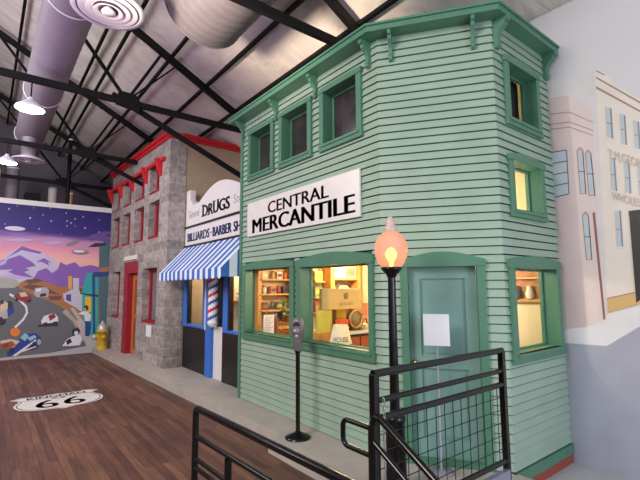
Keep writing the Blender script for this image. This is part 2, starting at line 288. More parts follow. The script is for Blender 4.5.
STREET_MURAL = [
  ('m_road', [(2.366, 1.033), (2.134, 1.078), (1.73, 1.086), (1.373, 1.346), (1.465, -0.526), (1.919, -0.707), (2.475, -0.713)]),
  ('m_side', [(2.353, 1.229), (1.917, 1.27), (1.705, 1.43), (1.356, 1.573), (1.372, 1.356), (1.73, 1.086), (2.134, 1.078), (2.364, 1.056)]),
  ('m_whiteside', [(2.236, 4.051), (2.165, 4.049), (1.812, 4.035), (1.792, 4.087), (1.634, 4.093), (1.697, 1.42), (2.42, 1.085)]),
  ('m_front', [(1.634, 4.093), (1.559, 4.055), (1.473, 3.923), (1.476, 3.89), (1.451, 3.846), (1.391, 3.789), (1.35, 3.74), (1.302, 3.668), (1.205, 3.589), (1.359, 1.534), (1.697, 1.42)]),
  ('m_cornice', [(1.629, 4.026), (1.208, 3.548), (1.21, 3.527), (1.631, 4.004)]),
  ('m_cornice', [(1.637, 3.919), (1.215, 3.46), (1.217, 3.439), (1.639, 3.89)]),
  ('m_cornice', [(1.634, 4.093), (1.615, 4.09), (1.542, 4.014), (1.548, 4.005)]),
  ('m_pinkleft', [(2.241, 3.976), (2.163, 3.967), (1.921, 3.913), (1.907, 1.271), (2.413, 1.19)]),
  ('m_pinkfront', [(1.921, 3.913), (1.692, 3.684), (1.734, 1.356), (1.907, 1.271)]),
  ('m_pinkline', [(2.252, 3.795), (1.923, 3.721), (1.694, 3.522), (1.694, 3.511), (1.924, 3.707), (2.253, 3.78)]),
  ('m_pinkline', [(2.26, 3.665), (1.93, 3.604), (1.7, 3.432), (1.701, 3.421), (1.931, 3.59), (2.261, 3.65)]),
  ('m_pinkline', [(2.264, 3.603), (1.934, 3.545), (1.704, 3.376), (1.704, 3.365), (1.935, 3.531), (2.265, 3.588)]),
  ('m_window', [(2.155, 3.293), (1.989, 3.28), (1.996, 2.763), (2.19, 2.749)]),
  ('m_line', [(2.155, 3.299), (1.989, 3.286), (1.99, 3.274), (2.156, 3.287)]),
  ('m_line', [(2.163, 3.163), (1.991, 3.156), (1.992, 3.144), (2.164, 3.151)]),
  ('m_line', [(2.172, 3.026), (1.993, 3.026), (1.993, 3.015), (2.173, 3.015)]),
  ('m_line', [(2.181, 2.891), (1.994, 2.897), (1.995, 2.886), (2.181, 2.879)]),
  ('m_line', [(2.189, 2.755), (1.996, 2.769), (1.997, 2.757), (2.19, 2.743)]),
  ('m_line', [(1.989, 3.28), (1.979, 3.278), (1.986, 2.761), (1.996, 2.763)]),
  ('m_pinkline2', [(1.881, 3.234), (1.869, 3.26), (1.842, 3.276), (1.815, 3.243), (1.81, 3.216), (1.813, 2.73), (1.878, 2.742)]),
  ('m_window', [(1.871, 3.232), (1.843, 3.256), (1.82, 3.218), (1.822, 2.741), (1.867, 2.749)]),
  ('m_line', [(1.878, 3.004), (1.808, 2.988), (1.809, 2.979), (1.878, 2.994)]),
  ('m_line', [(1.822, 3.219), (1.813, 3.217), (1.815, 2.731), (1.824, 2.732)]),
  ('m_pinkline2', [(1.797, 3.184), (1.785, 3.209), (1.761, 3.226), (1.738, 3.194), (1.733, 3.167), (1.726, 2.693), (1.794, 2.705)]),
  ('m_window', [(1.787, 3.181), (1.763, 3.206), (1.743, 3.17), (1.735, 2.703), (1.784, 2.712)]),
  ('m_line', [(1.794, 2.959), (1.722, 2.944), (1.722, 2.935), (1.795, 2.95)]),
  ('m_line', [(1.745, 3.17), (1.736, 3.168), (1.728, 2.693), (1.737, 2.695)]),
  ('m_pinkline2', [(1.874, 2.491), (1.862, 2.518), (1.836, 2.537), (1.81, 2.507), (1.805, 2.482), (1.803, 1.996), (1.867, 2.0)]),
  ('m_window', [(1.864, 2.49), (1.837, 2.517), (1.814, 2.483), (1.813, 2.005), (1.857, 2.008)]),
  ('m_line', [(1.872, 2.261), (1.798, 2.254), (1.799, 2.245), (1.872, 2.252)]),
  ('m_line', [(1.816, 2.483), (1.808, 2.482), (1.805, 1.996), (1.814, 1.997)]),
  ('m_line2', [(1.768, 2.51), (1.743, 2.518), (1.724, 1.367), (1.743, 1.355)]),
  ('m_window', [(1.563, 3.65), (1.509, 3.615), (1.516, 3.277), (1.57, 3.315)]),
  ('m_grey', [(1.524, 3.625), (1.509, 3.615), (1.516, 3.277), (1.531, 3.287)]),
  ('m_grey', [(1.567, 3.482), (1.513, 3.445), (1.514, 3.434), (1.567, 3.471)]),
  ('m_cream', [(1.579, 3.317), (1.511, 3.276), (1.512, 3.263), (1.58, 3.304)]),
  ('m_window', [(1.437, 3.534), (1.391, 3.497), (1.398, 3.173), (1.444, 3.207)]),
  ('m_grey', [(1.404, 3.507), (1.391, 3.497), (1.398, 3.173), (1.411, 3.183)]),
  ('m_grey', [(1.44, 3.37), (1.395, 3.335), (1.396, 3.324), (1.441, 3.359)]),
  ('m_cream', [(1.453, 3.21), (1.393, 3.172), (1.394, 3.159), (1.454, 3.197)]),
  ('m_window', [(1.324, 3.428), (1.279, 3.39), (1.284, 3.095), (1.333, 3.129)]),
  ('m_grey', [(1.292, 3.401), (1.279, 3.39), (1.284, 3.095), (1.298, 3.104)]),
  ('m_grey', [(1.329, 3.278), (1.282, 3.242), (1.283, 3.232), (1.329, 3.268)]),
  ('m_cream', [(1.342, 3.131), (1.279, 3.093), (1.28, 3.081), (1.342, 3.118)]),
  ('m_window', [(1.561, 3.084), (1.517, 3.068), (1.521, 2.705), (1.565, 2.73)]),
  ('m_grey', [(1.529, 3.073), (1.517, 3.068), (1.521, 2.705), (1.534, 2.712)]),
  ('m_grey', [(1.563, 2.906), (1.519, 2.886), (1.52, 2.875), (1.564, 2.896)]),
  ('m_cream', [(1.575, 2.731), (1.516, 2.704), (1.517, 2.692), (1.575, 2.719)]),
  ('m_window', [(1.433, 3.015), (1.393, 2.989), (1.4, 2.657), (1.444, 2.681)]),
  ('m_grey', [(1.404, 2.996), (1.393, 2.989), (1.4, 2.657), (1.412, 2.663)]),
  ('m_grey', [(1.439, 2.847), (1.396, 2.822), (1.397, 2.812), (1.44, 2.837)]),
  ('m_cream', [(1.453, 2.682), (1.395, 2.656), (1.395, 2.643), (1.454, 2.67)]),
  ('m_window', [(1.322, 2.935), (1.281, 2.905), (1.287, 2.606), (1.328, 2.623)]),
  ('m_grey', [(1.293, 2.914), (1.281, 2.905), (1.287, 2.606), (1.298, 2.611)]),
  ('m_grey', [(1.325, 2.779), (1.284, 2.755), (1.285, 2.745), (1.325, 2.768)]),
  ('m_cream', [(1.336, 2.625), (1.282, 2.605), (1.283, 2.593), (1.337, 2.612)]),
  ('m_window', [(1.551, 2.501), (1.504, 2.499), (1.509, 2.121), (1.556, 2.119)]),
  ('m_grey', [(1.517, 2.5), (1.504, 2.499), (1.509, 2.121), (1.522, 2.12)]),
  ('m_grey', [(1.554, 2.309), (1.506, 2.309), (1.507, 2.299), (1.555, 2.299)]),
  ('m_cream', [(1.565, 2.12), (1.503, 2.12), (1.504, 2.108), (1.566, 2.107)]),
  ('m_gold', [(1.692, 1.588), (1.424, 1.657), (1.348, 1.672), (1.358, 1.548), (1.696, 1.431)]),
  ('m_cornice', [(1.692, 1.588), (1.424, 1.657), (1.425, 1.645), (1.692, 1.577)]),
  ('m_black', [(1.432, 2.484), (1.338, 2.48), (1.37, 1.602), (1.437, 1.541)]),
  ('m_black', [(1.432, 2.484), (1.288, 2.483), (1.292, 2.432), (1.436, 2.432)]),
]
# ------------------------------------------------------------------ materials
GREEN = mat('pale_green_clapboard_paint', (150, 172, 155), .4, var=.06, vscale=3)
TRIM = mat('dark_green_trim_paint', (80, 126, 103), .45, var=.06, vscale=5)
DOORG = mat('green_door_paint', (122, 158, 150), .42, var=.05, vscale=5)
GAP = mat('green_board_back', (60, 85, 75), .8)
WHITEP = mat('white_paint', (226, 222, 218), .45, var=.03)
SIGNW = mat('white_sign_paint', (226, 219, 217), .25, var=.03)
INK = mat('black_sign_paint', (20, 20, 24), .4)
NAVY = mat('navy_sign_paint', (52, 70, 136), .5)
GREYINK = mat('grey_script_paint', (150, 152, 160), .5)
DARKINK = mat('dark_letter_paint', (58, 58, 66), .5)
BLACK = mat('black_gloss_metal', (9, 8, 10), .22, spec=.5)
STEEL = mat('black_roof_steel', (12, 10, 13), .6, spec=.25)
RED = mat('bright_red_trim', (205, 36, 46), .5, var=.05)
DRED = mat('deep_red_paint', (150, 22, 40), .5)
WOODD = mat('orange_door_wood', (196, 120, 62), .4, var=.18, vscale=12)
CONC = mat('sidewalk_concrete', (176, 168, 160), .8, var=.08, vscale=4, bump=.1, bscale=60)
CONC2 = mat('grey_concrete_floor', (176, 174, 180), .5, var=.06, vscale=2)
PAINTWALL = mat('painted_grey_wall', (208, 203, 208), .6, var=.03, vscale=1.2)
TAN = mat('tan_plaster', (176, 156, 130), .8, var=.06)
CREAM = mat('cream_plaster', (240, 222, 180), .8)
BLUEP = mat('bright_blue_paint', (48, 112, 205), .4)
BLKP = mat('black_panel_paint', (22, 21, 24), .35)
DUCT = mat('white_duct_metal', (138, 129, 136), .5, var=.05)
DIFF = mat('white_diffuser_enamel', (214, 206, 218), .35)
WOODS = mat('honey_shelf_wood', (214, 152, 78), .5, var=.12, vscale=10)
WOODB = mat('brown_shelf_wood', (138, 82, 44), .5, var=.15, vscale=10)
PAPER = mat('white_paper', (232, 230, 236), .6)
def stone_material():
    mt = bpy.data.materials.new('grey_ashlar_stone'); mt.use_nodes = True; nt = mt.node_tree; b = nt.nodes['Principled BSDF']
    g = nt.nodes.new('ShaderNodeNewGeometry'); sp = nt.nodes.new('ShaderNodeSeparateXYZ'); nt.links.new(g.outputs['Position'], sp.inputs[0])
    ad = nt.nodes.new('ShaderNodeMath'); nt.links.new(sp.outputs[0], ad.inputs[0]); nt.links.new(sp.outputs[1], ad.inputs[1])
    cb = nt.nodes.new('ShaderNodeCombineXYZ'); nt.links.new(ad.outputs[0], cb.inputs[0]); nt.links.new(sp.outputs[2], cb.inputs[1])
    br = nt.nodes.new('ShaderNodeTexBrick'); nt.links.new(cb.outputs[0], br.inputs['Vector'])
    br.inputs['Scale'].default_value = 1; br.inputs['Brick Width'].default_value = .44; br.inputs['Row Height'].default_value = .215
    br.inputs['Mortar Size'].default_value = .012; br.inputs['Mortar Smooth'].default_value = .4; br.inputs['Bias'].default_value = 0
    br.inputs['Color1'].default_value = (*s2l((140, 131, 126)), 1); br.inputs['Color2'].default_value = (*s2l((170, 160, 154)), 1)
    br.inputs['Mortar'].default_value = (*s2l((176, 168, 162)), 1)
    n = nt.nodes.new('ShaderNodeTexNoise'); n.inputs['Scale'].default_value = 9; n.inputs['Detail'].default_value = 6; nt.links.new(g.outputs['Position'], n.inputs['Vector'])
    mx = nt.nodes.new('ShaderNodeMix'); mx.data_type = 'RGBA'; mx.blend_type = 'OVERLAY'; mx.inputs[0].default_value = .75
    nt.links.new(br.outputs['Color'], mx.inputs[6]); nt.links.new(n.outputs[0], mx.inputs[7]); nt.links.new(mx.outputs[2], b.inputs['Base Color'])
    ma = nt.nodes.new('ShaderNodeMath'); ma.operation = 'MULTIPLY_ADD'; ma.inputs[1].default_value = -.9
    nt.links.new(br.outputs['Fac'], ma.inputs[0]); nt.links.new(n.outputs[0], ma.inputs[2])
    bp = nt.nodes.new('ShaderNodeBump'); bp.inputs['Strength'].default_value = .8; bp.inputs['Distance'].default_value = .03
    nt.links.new(ma.outputs[0], bp.inputs['Height']); nt.links.new(bp.outputs[0], b.inputs['Normal']); b.inputs['Roughness'].default_value = .85
    return mt
STONE = stone_material()
def plank_material():
    mt = bpy.data.materials.new('dark_red_wood_planks'); mt.use_nodes = True; nt = mt.node_tree; b = nt.nodes['Principled BSDF']
    g = nt.nodes.new('ShaderNodeNewGeometry'); sp = nt.nodes.new('ShaderNodeSeparateXYZ'); nt.links.new(g.outputs['Position'], sp.inputs[0])
    cb = nt.nodes.new('ShaderNodeCombineXYZ'); nt.links.new(sp.outputs[1], cb.inputs[0]); nt.links.new(sp.outputs[0], cb.inputs[1])
    br = nt.nodes.new('ShaderNodeTexBrick'); nt.links.new(cb.outputs[0], br.inputs['Vector'])
    br.inputs['Scale'].default_value = 1; br.inputs['Brick Width'].default_value = 1.6; br.inputs['Row Height'].default_value = .085
    br.inputs['Mortar Size'].default_value = .0025; br.inputs['Mortar Smooth'].default_value = .3
    br.inputs['Color1'].default_value = (*s2l((86, 57, 49)), 1); br.inputs['Color2'].default_value = (*s2l((120, 84, 68)), 1)
    br.inputs['Mortar'].default_value = (*s2l((48, 30, 28)), 1)
    mp = nt.nodes.new('ShaderNodeMapping'); mp.inputs['Scale'].default_value = (14, 1.2, 1); nt.links.new(g.outputs['Position'], mp.inputs[0])
    n = nt.nodes.new('ShaderNodeTexNoise'); n.inputs['Scale'].default_value = 2; n.inputs['Detail'].default_value = 6; nt.links.new(mp.outputs[0], n.inputs['Vector'])
    n3 = nt.nodes.new('ShaderNodeTexNoise'); n3.inputs['Scale'].default_value = .9; n3.inputs['Detail'].default_value = 3; nt.links.new(g.outputs['Position'], n3.inputs['Vector'])
    mx = nt.nodes.new('ShaderNodeMix'); mx.data_type = 'RGBA'; mx.blend_type = 'OVERLAY'; mx.inputs[0].default_value = .7
    nt.links.new(br.outputs['Color'], mx.inputs[6]); nt.links.new(n.outputs[0], mx.inputs[7])
    m2 = nt.nodes.new('ShaderNodeMix'); m2.data_type = 'RGBA'; m2.blend_type = 'OVERLAY'; m2.inputs[0].default_value = .6
    nt.links.new(mx.outputs[2], m2.inputs[6]); nt.links.new(n3.outputs[0], m2.inputs[7]); nt.links.new(m2.outputs[2], b.inputs['Base Color'])
    bp = nt.nodes.new('ShaderNodeBump'); bp.inputs['Strength'].default_value = .3; bp.inputs['Distance'].default_value = .004; bp.invert = True
    nt.links.new(br.outputs['Fac'], bp.inputs['Height']); nt.links.new(bp.outputs[0], b.inputs['Normal']); b.inputs['Roughness'].default_value = .5
    return mt
PLANK = plank_material()
def insulation_material():
    mt = bpy.data.materials.new('white_roof_insulation'); mt.use_nodes = True; nt = mt.node_tree; b = nt.nodes['Principled BSDF']
    g = nt.nodes.new('ShaderNodeNewGeometry')
    n = nt.nodes.new('ShaderNodeTexNoise'); n.inputs['Scale'].default_value = 1.6; n.inputs['Detail'].default_value = 4; n.inputs['Distortion'].default_value = .8
    mp = nt.nodes.new('ShaderNodeMapping'); mp.inputs['Scale'].default_value = (1.3, 1.6, 1.3); nt.links.new(g.outputs['Position'], mp.inputs[0]); nt.links.new(mp.outputs[0], n.inputs['Vector'])
    r = nt.nodes.new('ShaderNodeValToRGB'); r.color_ramp.elements[0].position = .3; r.color_ramp.elements[1].position = .7
    r.color_ramp.elements[0].color = (*s2l((196, 187, 180)), 1); r.color_ramp.elements[1].color = (*s2l((218, 208, 199)), 1)
    nt.links.new(n.outputs[0], r.inputs[0]); nt.links.new(r.outputs[0], b.inputs['Base Color'])
    bp = nt.nodes.new('ShaderNodeBump'); bp.inputs['Strength'].default_value = .45; bp.inputs['Distance'].default_value = .10
    nt.links.new(n.outputs[0], bp.inputs['Height']); nt.links.new(bp.outputs[0], b.inputs['Normal']); b.inputs['Roughness'].default_value = .7
    return mt
INSUL = insulation_material()
def glass_material(name, tint=(1, 1, 1), gl=.08):
    mt = bpy.data.materials.new(name); mt.use_nodes = True; nt = mt.node_tree; nt.nodes.remove(nt.nodes['Principled BSDF'])
    out = nt.nodes['Material Output']; tr = nt.nodes.new('ShaderNodeBsdfTransparent'); tr.inputs[0].default_value = (*tint, 1)
    gg = nt.nodes.new('ShaderNodeBsdfGlossy'); gg.inputs['Roughness'].default_value = .03
    lw = nt.nodes.new('ShaderNodeLayerWeight'); lw.inputs[0].default_value = .5; pw = nt.nodes.new('ShaderNodeMath'); pw.operation = 'POWER'; pw.inputs[1].default_value = 4; nt.links.new(lw.outputs['Facing'], pw.inputs[0]); fr = nt.nodes.new('ShaderNodeMath'); fr.operation = 'MULTIPLY_ADD'; fr.inputs[1].default_value = .35; fr.inputs[2].default_value = .02; nt.links.new(pw.outputs[0], fr.inputs[0])
    mx = nt.nodes.new('ShaderNodeMixShader'); nt.links.new(fr.outputs[0], mx.inputs[0]); nt.links.new(tr.outputs[0], mx.inputs[1]); nt.links.new(gg.outputs[0], mx.inputs[2])
    nt.links.new(mx.outputs[0], out.inputs[0]); return mt
GLASS = glass_material('clear_window_glass')
DKGLASS = mat('dark_window_glass', (58, 52, 54), .12, var=.35, vscale=5, spec=.6)
GREYGLASS = mat('grey_window_glass', (120, 114, 116), .2, var=.12, vscale=4, spec=.6)

# ------------------------------------------------------------------ plan (metres; z = 0 on the sidewalk)
XL, YF, YN, XC, YR, XW = 3.287, 6.253, 3.121, 3.974, 2.157, 5.203
FLOOR = -.14; FLOOR2 = -.20; EAVE = 4.47; YB = 14.2
LC = math.hypot(XC-XL, YR-YN); TC = ((XC-XL)/LC, (YR-YN)/LC)
FL = Frame((XL, YF), (0, -1), (-1, 0)); LL = YF-YN
FC = Frame((XL, YN), TC, (TC[1], -TC[0]))
FR = Frame((XC, YR), (1, 0), (0, -1)); LR = XW-XC
roof_z = lambda x: 4.95 + .53*(5.2-x) if x > -2 else 4.95+.53*(x+9.2)

# ------------------------------------------------------------------ hall: floor, walls, roof
b = MB(); b.box(-9.2, -4, FLOOR-.2, 2.95, 18.2, FLOOR, PLANK); struct(b.build('floor'))
b = MB(); b.box(2.95, -4, FLOOR2-.2, 5.2, 18.2, FLOOR2, CONC2); struct(b.build('floor_right'))
b = MB(); b.box(5.203, -4, -.5, 5.35, 18.2, 5.1, PAINTWALL); struct(b.build('wall_right'))
b = MB(); b.box(-9.35, -4, -.5, -9.2, 18.2, 5.1, PAINTWALL); struct(b.build('wall_left'))
FARW = mat('far_wall_grey', (104, 96, 104), .8, var=.1, vscale=1)
b = MB(); b.add([(-9.35, 18.2, -.3), (5.35, 18.2, -.3), (5.35, 18.2, 5.3), (-2, 18.2, 9.2), (-9.35, 18.2, 5.3), (-9.35, 18.35, -.3), (5.35, 18.35, -.3), (5.35, 18.35, 5.3), (-2, 18.35, 9.2), (-9.35, 18.35, 5.3)],
      [(0, 1, 2, 3, 4), (9, 8, 7, 6, 5), (0, 5, 6, 1), (1, 6, 7, 2), (2, 7, 8, 3), (3, 8, 9, 4), (4, 9, 5, 0)], FARW); struct(b.build('wall_back'))
def roof(x0, x1, name):
    b = MB(); nx, ny = 26, 60; V = []
    for j in range(ny+1):
        for i in range(nx+1):
            x = x0+(x1-x0)*i/nx; y = -4+22.2*j/ny
            sag = .035*math.sin(3.1*x+1.7*math.sin(1.3*y))*math.cos(1.65*y+.4*x)+.015*math.sin(7*x+3*y)
            V.append((x, y, roof_z(x)+.06+abs(sag)))
    b.add(V, [(j*(nx+1)+i, j*(nx+1)+i+1, (j+1)*(nx+1)+i+1, (j+1)*(nx+1)+i) for j in range(ny) for i in range(nx)], INSUL, True)
    o = b.build(name); struct(o); md = o.modifiers.new('thickness', 'SOLIDIFY'); md.thickness = .1; md.offset = 1
roof(-2, 5.34, 'ceiling'); roof(-9.34, -2, 'ceiling_left')

# sidewalk: raised slab in front of the shops
b = MB()
pts = [(2.62, 14.19), (2.87, 4.36), (2.66, 4.36), (2.66, 3.1), (2.2, 3.1), (2.2, 1.92), (3.97, 1.92), (3.97, 2.6), (3.6, 3.3), (3.6, 14.19)]
b.prism([(x, y, FLOOR2-.05) for x, y in pts], [(x, y, 0) for x, y in pts], CONC)
o = b.build('sidewalk', loc=(2.9, 8, 0), bevel=.012)
tag(o, 'raised grey concrete sidewalk running along the foot of the shopfronts', 'sidewalk', kind='structure')

# ------------------------------------------------------------------ generic shop helpers
def siding(F, L, z0, z1, openings, name, parent, a0=0, a1=0, row=.084, mt=GREEN):
    """overlapping clapboards: each row tilts out to a lip with a groove under it; a0/a1 mitre the ends"""
    b = MB(); n = round((z1-z0)/row); h = (z1-z0)/n
    for i in range(n):
        zb = z0+i*h; zt = zb+h; zm = (zb+zt)/2
        cuts = sorted([(u0, u1) for (u0, u1, za, zc) in openings if za < zm < zc]); spans = []; u = None; cur = -999
        for (u0, u1) in cuts: spans.append((cur, u0)); cur = u1
        spans.append((cur, 999))
        prof = [(.003, zt), (.017, zb+.011), (-.012, zb+.011), (-.012, zb)]
        for (ua, ub) in spans:
            V = []
            for (q, z) in prof:
                V.append(F.p(ua if ua > -900 else -q*a0, z, q)); V.append(F.p(ub if ub < 900 else L+q*a1, z, q))
            b.add(V, [(0, 1, 3, 2), (2, 3, 5, 4), (4, 5, 7, 6)], mt)
    return b.build(name, parent)
def shell(F, L, z0, z1, openings, name, parent, n0, n1, mt, uext=(0, 0)):
    """solid wall with rectangular holes"""
    b = MB(); us = sorted({-uext[0], L+uext[1], *[o[0] for o in openings], *[o[1] for o in openings]}); zs = sorted({z0, z1, *[o[2] for o in openings], *[o[3] for o in openings]})
    for i in range(len(us)-1):
        for j in range(len(zs)-1):
            um, zm = (us[i]+us[i+1])/2, (zs[j]+zs[j+1])/2
            if any(o[0] < um < o[1] and o[2] < zm < o[3] for o in openings): continue
            F.box(b, us[i], us[i+1], zs[j], zs[j+1], n0, n1, mt)
    return b.build(name, parent)
def arc_top(u0, u1, z, peak, n=12):
    return [(u1-(u1-u0)*k/n, z+peak*math.sin(PI*k/n)) for k in range(n+1)]
def window(F, u0, u1, z0, z1, parent, t=.09, head=.10, peak=.05, depth=.15, glass=GLASS, tl=None, tr=None, label=None, sash=.03):
    """trim boards proud of the siding, deep jamb, sash and one pane"""
    tl = tl or t; tr = tr or t
    b = MB(); i0, i1, j0, j1 = u0+tl, u1-tr, z0+t, z1-head
    F.box(b, u0, i0, z0+.02, j1, -.01, .045, TRIM); F.box(b, i1, u1, z0+.02, j1, -.01, .045, TRIM)
    F.poly(b, [(u0-.015, j1), (u1+.015, j1)] + arc_top(u0-.015, u1+.015, z1-.03, peak), -.01, .055, TRIM)
    F.box(b, u0-.01, u1+.01, z0, j0, -.01, .05, TRIM); F.box(b, i0-.04, i1+.04, j0-.03, j0, -.005, .065, TRIM)
    d = -depth
    F.box(b, i0-.02, i0, j0-.02, j1+.02, d-.03, -.0101, TRIM); F.box(b, i1, i1+.02, j0-.02, j1+.02, d-.03, -.0101, TRIM)
    F.box(b, i0, i1, j1, j1+.02, d-.03, -.0101, TRIM); F.box(b, i0, i1, j0-.02, j0, d-.03, -.0101, TRIM)
    for (a, c, e, g) in ((i0, i0+sash, j0, j1), (i1-sash, i1, j0, j1), (i0+sash, i1-sash, j0, j0+sash), (i0+sash, i1-sash, j1-sash, j1)):
        F.box(b, a, c, e, g, d-.02, d+.015, TRIM)
    o = b.build('window', parent)
    g = MB(); F.box(g, i0+sash, i1-sash, j0+sash, j1-sash, d-.006, d, glass); g.build('pane', o)
    return o

# ------------------------------------------------------------------ the green corner shop
merc = thing('shop_building', 'two-storey pale green clapboard corner shop with bracketed eaves and dark green trim', 'building', (XL, YN, 0))
WL = [(.25, 1.02, 3.42, 4.27), (1.17, 1.95, 3.42, 4.27), (2.13, 2.90, 3.42, 4.27)]
WLL = [(.13, 1.56, .93, 2.10), (1.62, 3.03, .93, 2.10)]
DOOR = (.19, 1.01, 0, 1.99)
WRs = [(.18, .94, 3.39, 4.17), (.17, .92, 2.42, 3.10)]; WRL = (.05, 1.15, .97, 2.01)
cutL = [(a+.03, c-.03, e+.03, g-.03) for a, c, e, g in WL+WLL]; cutR = [(a+.03, c-.03, e+.03, g-.03) for a, c, e, g in WRs+[WRL]]
cutC = [(DOOR[0]+.03, DOOR[1]-.03, -1, DOOR[3]-.03)]
th1 = math.tan(math.acos(max(-1, min(1, FL.N.dot(FC.N))))/2); th2 = math.tan(math.acos(FC.N.dot(FR.N))/2)
siding(FL, LL, 0, EAVE, cutL, 'clapboard_siding', merc, 0, th1)
siding(FC, LC, 0, EAVE, cutC, 'clapboard_siding', merc, th1, th2)
siding(FR, LR, 0, EAVE, cutR, 'clapboard_siding', merc, th2, 0)
shell(FL, LL, 0, EAVE, cutL, 'wall_core', merc, -.10, -.012, GAP)
shell(FC, LC, 0, EAVE, cutC, 'wall_core', merc, -.10, -.012, GAP)
shell(FR, LR-.003, 0, EAVE, cutR, 'wall_core', merc, -.10, -.012, GAP)
b = MB(); b.box(XL-.03, YF-.05, 0, XL+.06, YF+.02, EAVE, TRIM); b.build('corner_board', merc)
b = MB(); FR.box(b, -.03, LR-.003, -.10, .0, -.1, .035, TRIM); b.build('base_trim', merc)
PLINTH = mat('brick_red_plinth', (150, 74, 58), .7, var=.08)
b = MB(); FR.box(b, -.02, LR-.003, FLOOR2, -.10, -.1, .02, PLINTH); b.build('plinth', merc)
for a in WL: window(FL, *a, merc, t=.08, head=.09, peak=.012, depth=.13, glass=DKGLASS)
window(FL, *WLL[0], merc, t=.10, head=.10, peak=.05, depth=.13, sash=.015); window(FL, *WLL[1], merc, t=.10, head=.12, peak=.07, depth=.13, tr=.07, sash=.015)
window(FR, *WRs[0], merc, t=.075, head=.09, peak=.03, depth=.115, sash=.015)
window(FR, *WRs[1], merc, t=.075, head=.09, peak=.04, depth=.115, sash=.015)
window(FR, *WRL, merc, t=.09, head=.11, peak=.05, depth=.13, sash=.02)
# door with arched casing
b = MB(); u0, u1, zz = DOOR[0], DOOR[1], 1.92
FC.box(b, u0, u0+.075, 0, zz, -.01, .045, TRIM); FC.box(b, u1-.075, u1, 0, zz, -.01, .045, TRIM)
FC.poly(b, [(u0-.01, zz), (u1+.01, zz)]+arc_top(u0-.01, u1+.01, 1.985, .085), -.01, .055, TRIM)
FC.box(b, u0+.055, u0+.075, 0, zz, -.10, -.0101, TRIM); FC.box(b, u1-.075, u1-.055, 0, zz, -.10, -.0101, TRIM); FC.box(b, u0+.055, u1-.055, zz, zz+.02, -.10, -.0101, TRIM)
FC.box(b, u0+.06, u1-.06, 0, .05, -.10, .03, TRIM)
b.build('door_casing', merc)
b = MB(); d0, d1 = u0+.078, u1-.078
pans = [(d0+.11, d1-.11, 1.02, 1.80), (d0+.11, d1-.11, .22, .90)]
us = [d0, d0+.11, d1-.11, d1]
FC.box(b, d0, d0+.11, .05, zz, -.09, -.05, DOORG); FC.box(b, d1-.11, d1, .05, zz, -.09, -.05, DOORG)
for za, zc in ((.05, .22), (.90, 1.02), (1.80, zz)): FC.box(b, d0+.11, d1-.11, za, zc, -.09, -.05, DOORG)
for (a, c, e, g) in pans:
    FC.box(b, a, c, e, g, -.09, -.072, DOORG); FC.box(b, a+.03, c-.03, e+.03, g-.03, -.08, -.058, DOORG)
dr = b.build('door', merc)
b = MB(); p = FC.p(d0+.05, .96, -.05); b.lathe([(.004, 0), (.022, .0), (.012, .02), (.028, .04), (.03, .055), (.015, .07), (.001, .072)], mat('brass', (190, 150, 80), .3, 1), seg=12, axis='y')
for v in b.v:
    q = v.copy(); v[:] = p + FC.U*q.x + FC.N*q.y + Vector((0, 0, q.z))
b.build('door_knob', dr)
# eaves: deck with soffit and fascia
def off(F1, F2, d1, d2):
    # intersection of the two faces pushed out by d1, d2
    a = F1.O+F1.N*d1; c = F2.O+F2.N*d2; U1, U2 = F1.U, F2.U
    t = ((c-a).x*U2.y-(c-a).y*U2.x)/(U1.x*U2.y-U1.y*U2.x); return a+U1*t
oL, oC, oR = .20, .18, .155
def eave_poly(e):
    return [Vector((XL-oL-e, YF+.14+e, 0)), off(FL, FC, oL+e, oC+e), off(FC, FR, oC+e, oR+e), Vector((XW-.002, YR-oR-e, 0)), Vector((XW-.002, YF+.14+e, 0))]
P = eave_poly(0); Q = eave_poly(.02)
b = MB(); b.prism([p+Vector((0, 0, EAVE)) for p in P], [p+Vector((0, 0, EAVE+.06)) for p in P], TRIM)
b.prism([p+Vector((0, 0, EAVE+.06)) for p in Q], [p+Vector((0, 0, EAVE+.085)) for p in Q], TRIM); b.build('eave', merc)
def bracket(F, u, w=.05):
    pts = [(0, EAVE), (.165, EAVE), (.165, EAVE-.045), (.135, EAVE-.055), (.125, EAVE-.085), (.085, EAVE-.115), (.055, EAVE-.16), (.05, EAVE-.22), (.062, EAVE-.25), (.055, EAVE-.285), (.03, EAVE-.30), (0, EAVE-.30)]
    b = MB(); A = [F.p(u-w/2, z, n) for n, z in pts]; B_ = [F.p(u+w/2, z, n) for n, z in pts]; b.prism(A, B_, TRIM); b.build('eave_bracket', merc)
for u in (.06, 1.09, 2.04, 3.02): bracket(FL, u)
for u in (.15, 1.0): bracket(FC, u, .035)
for u in (.06, LR-.07): bracket(FR, u, .07)
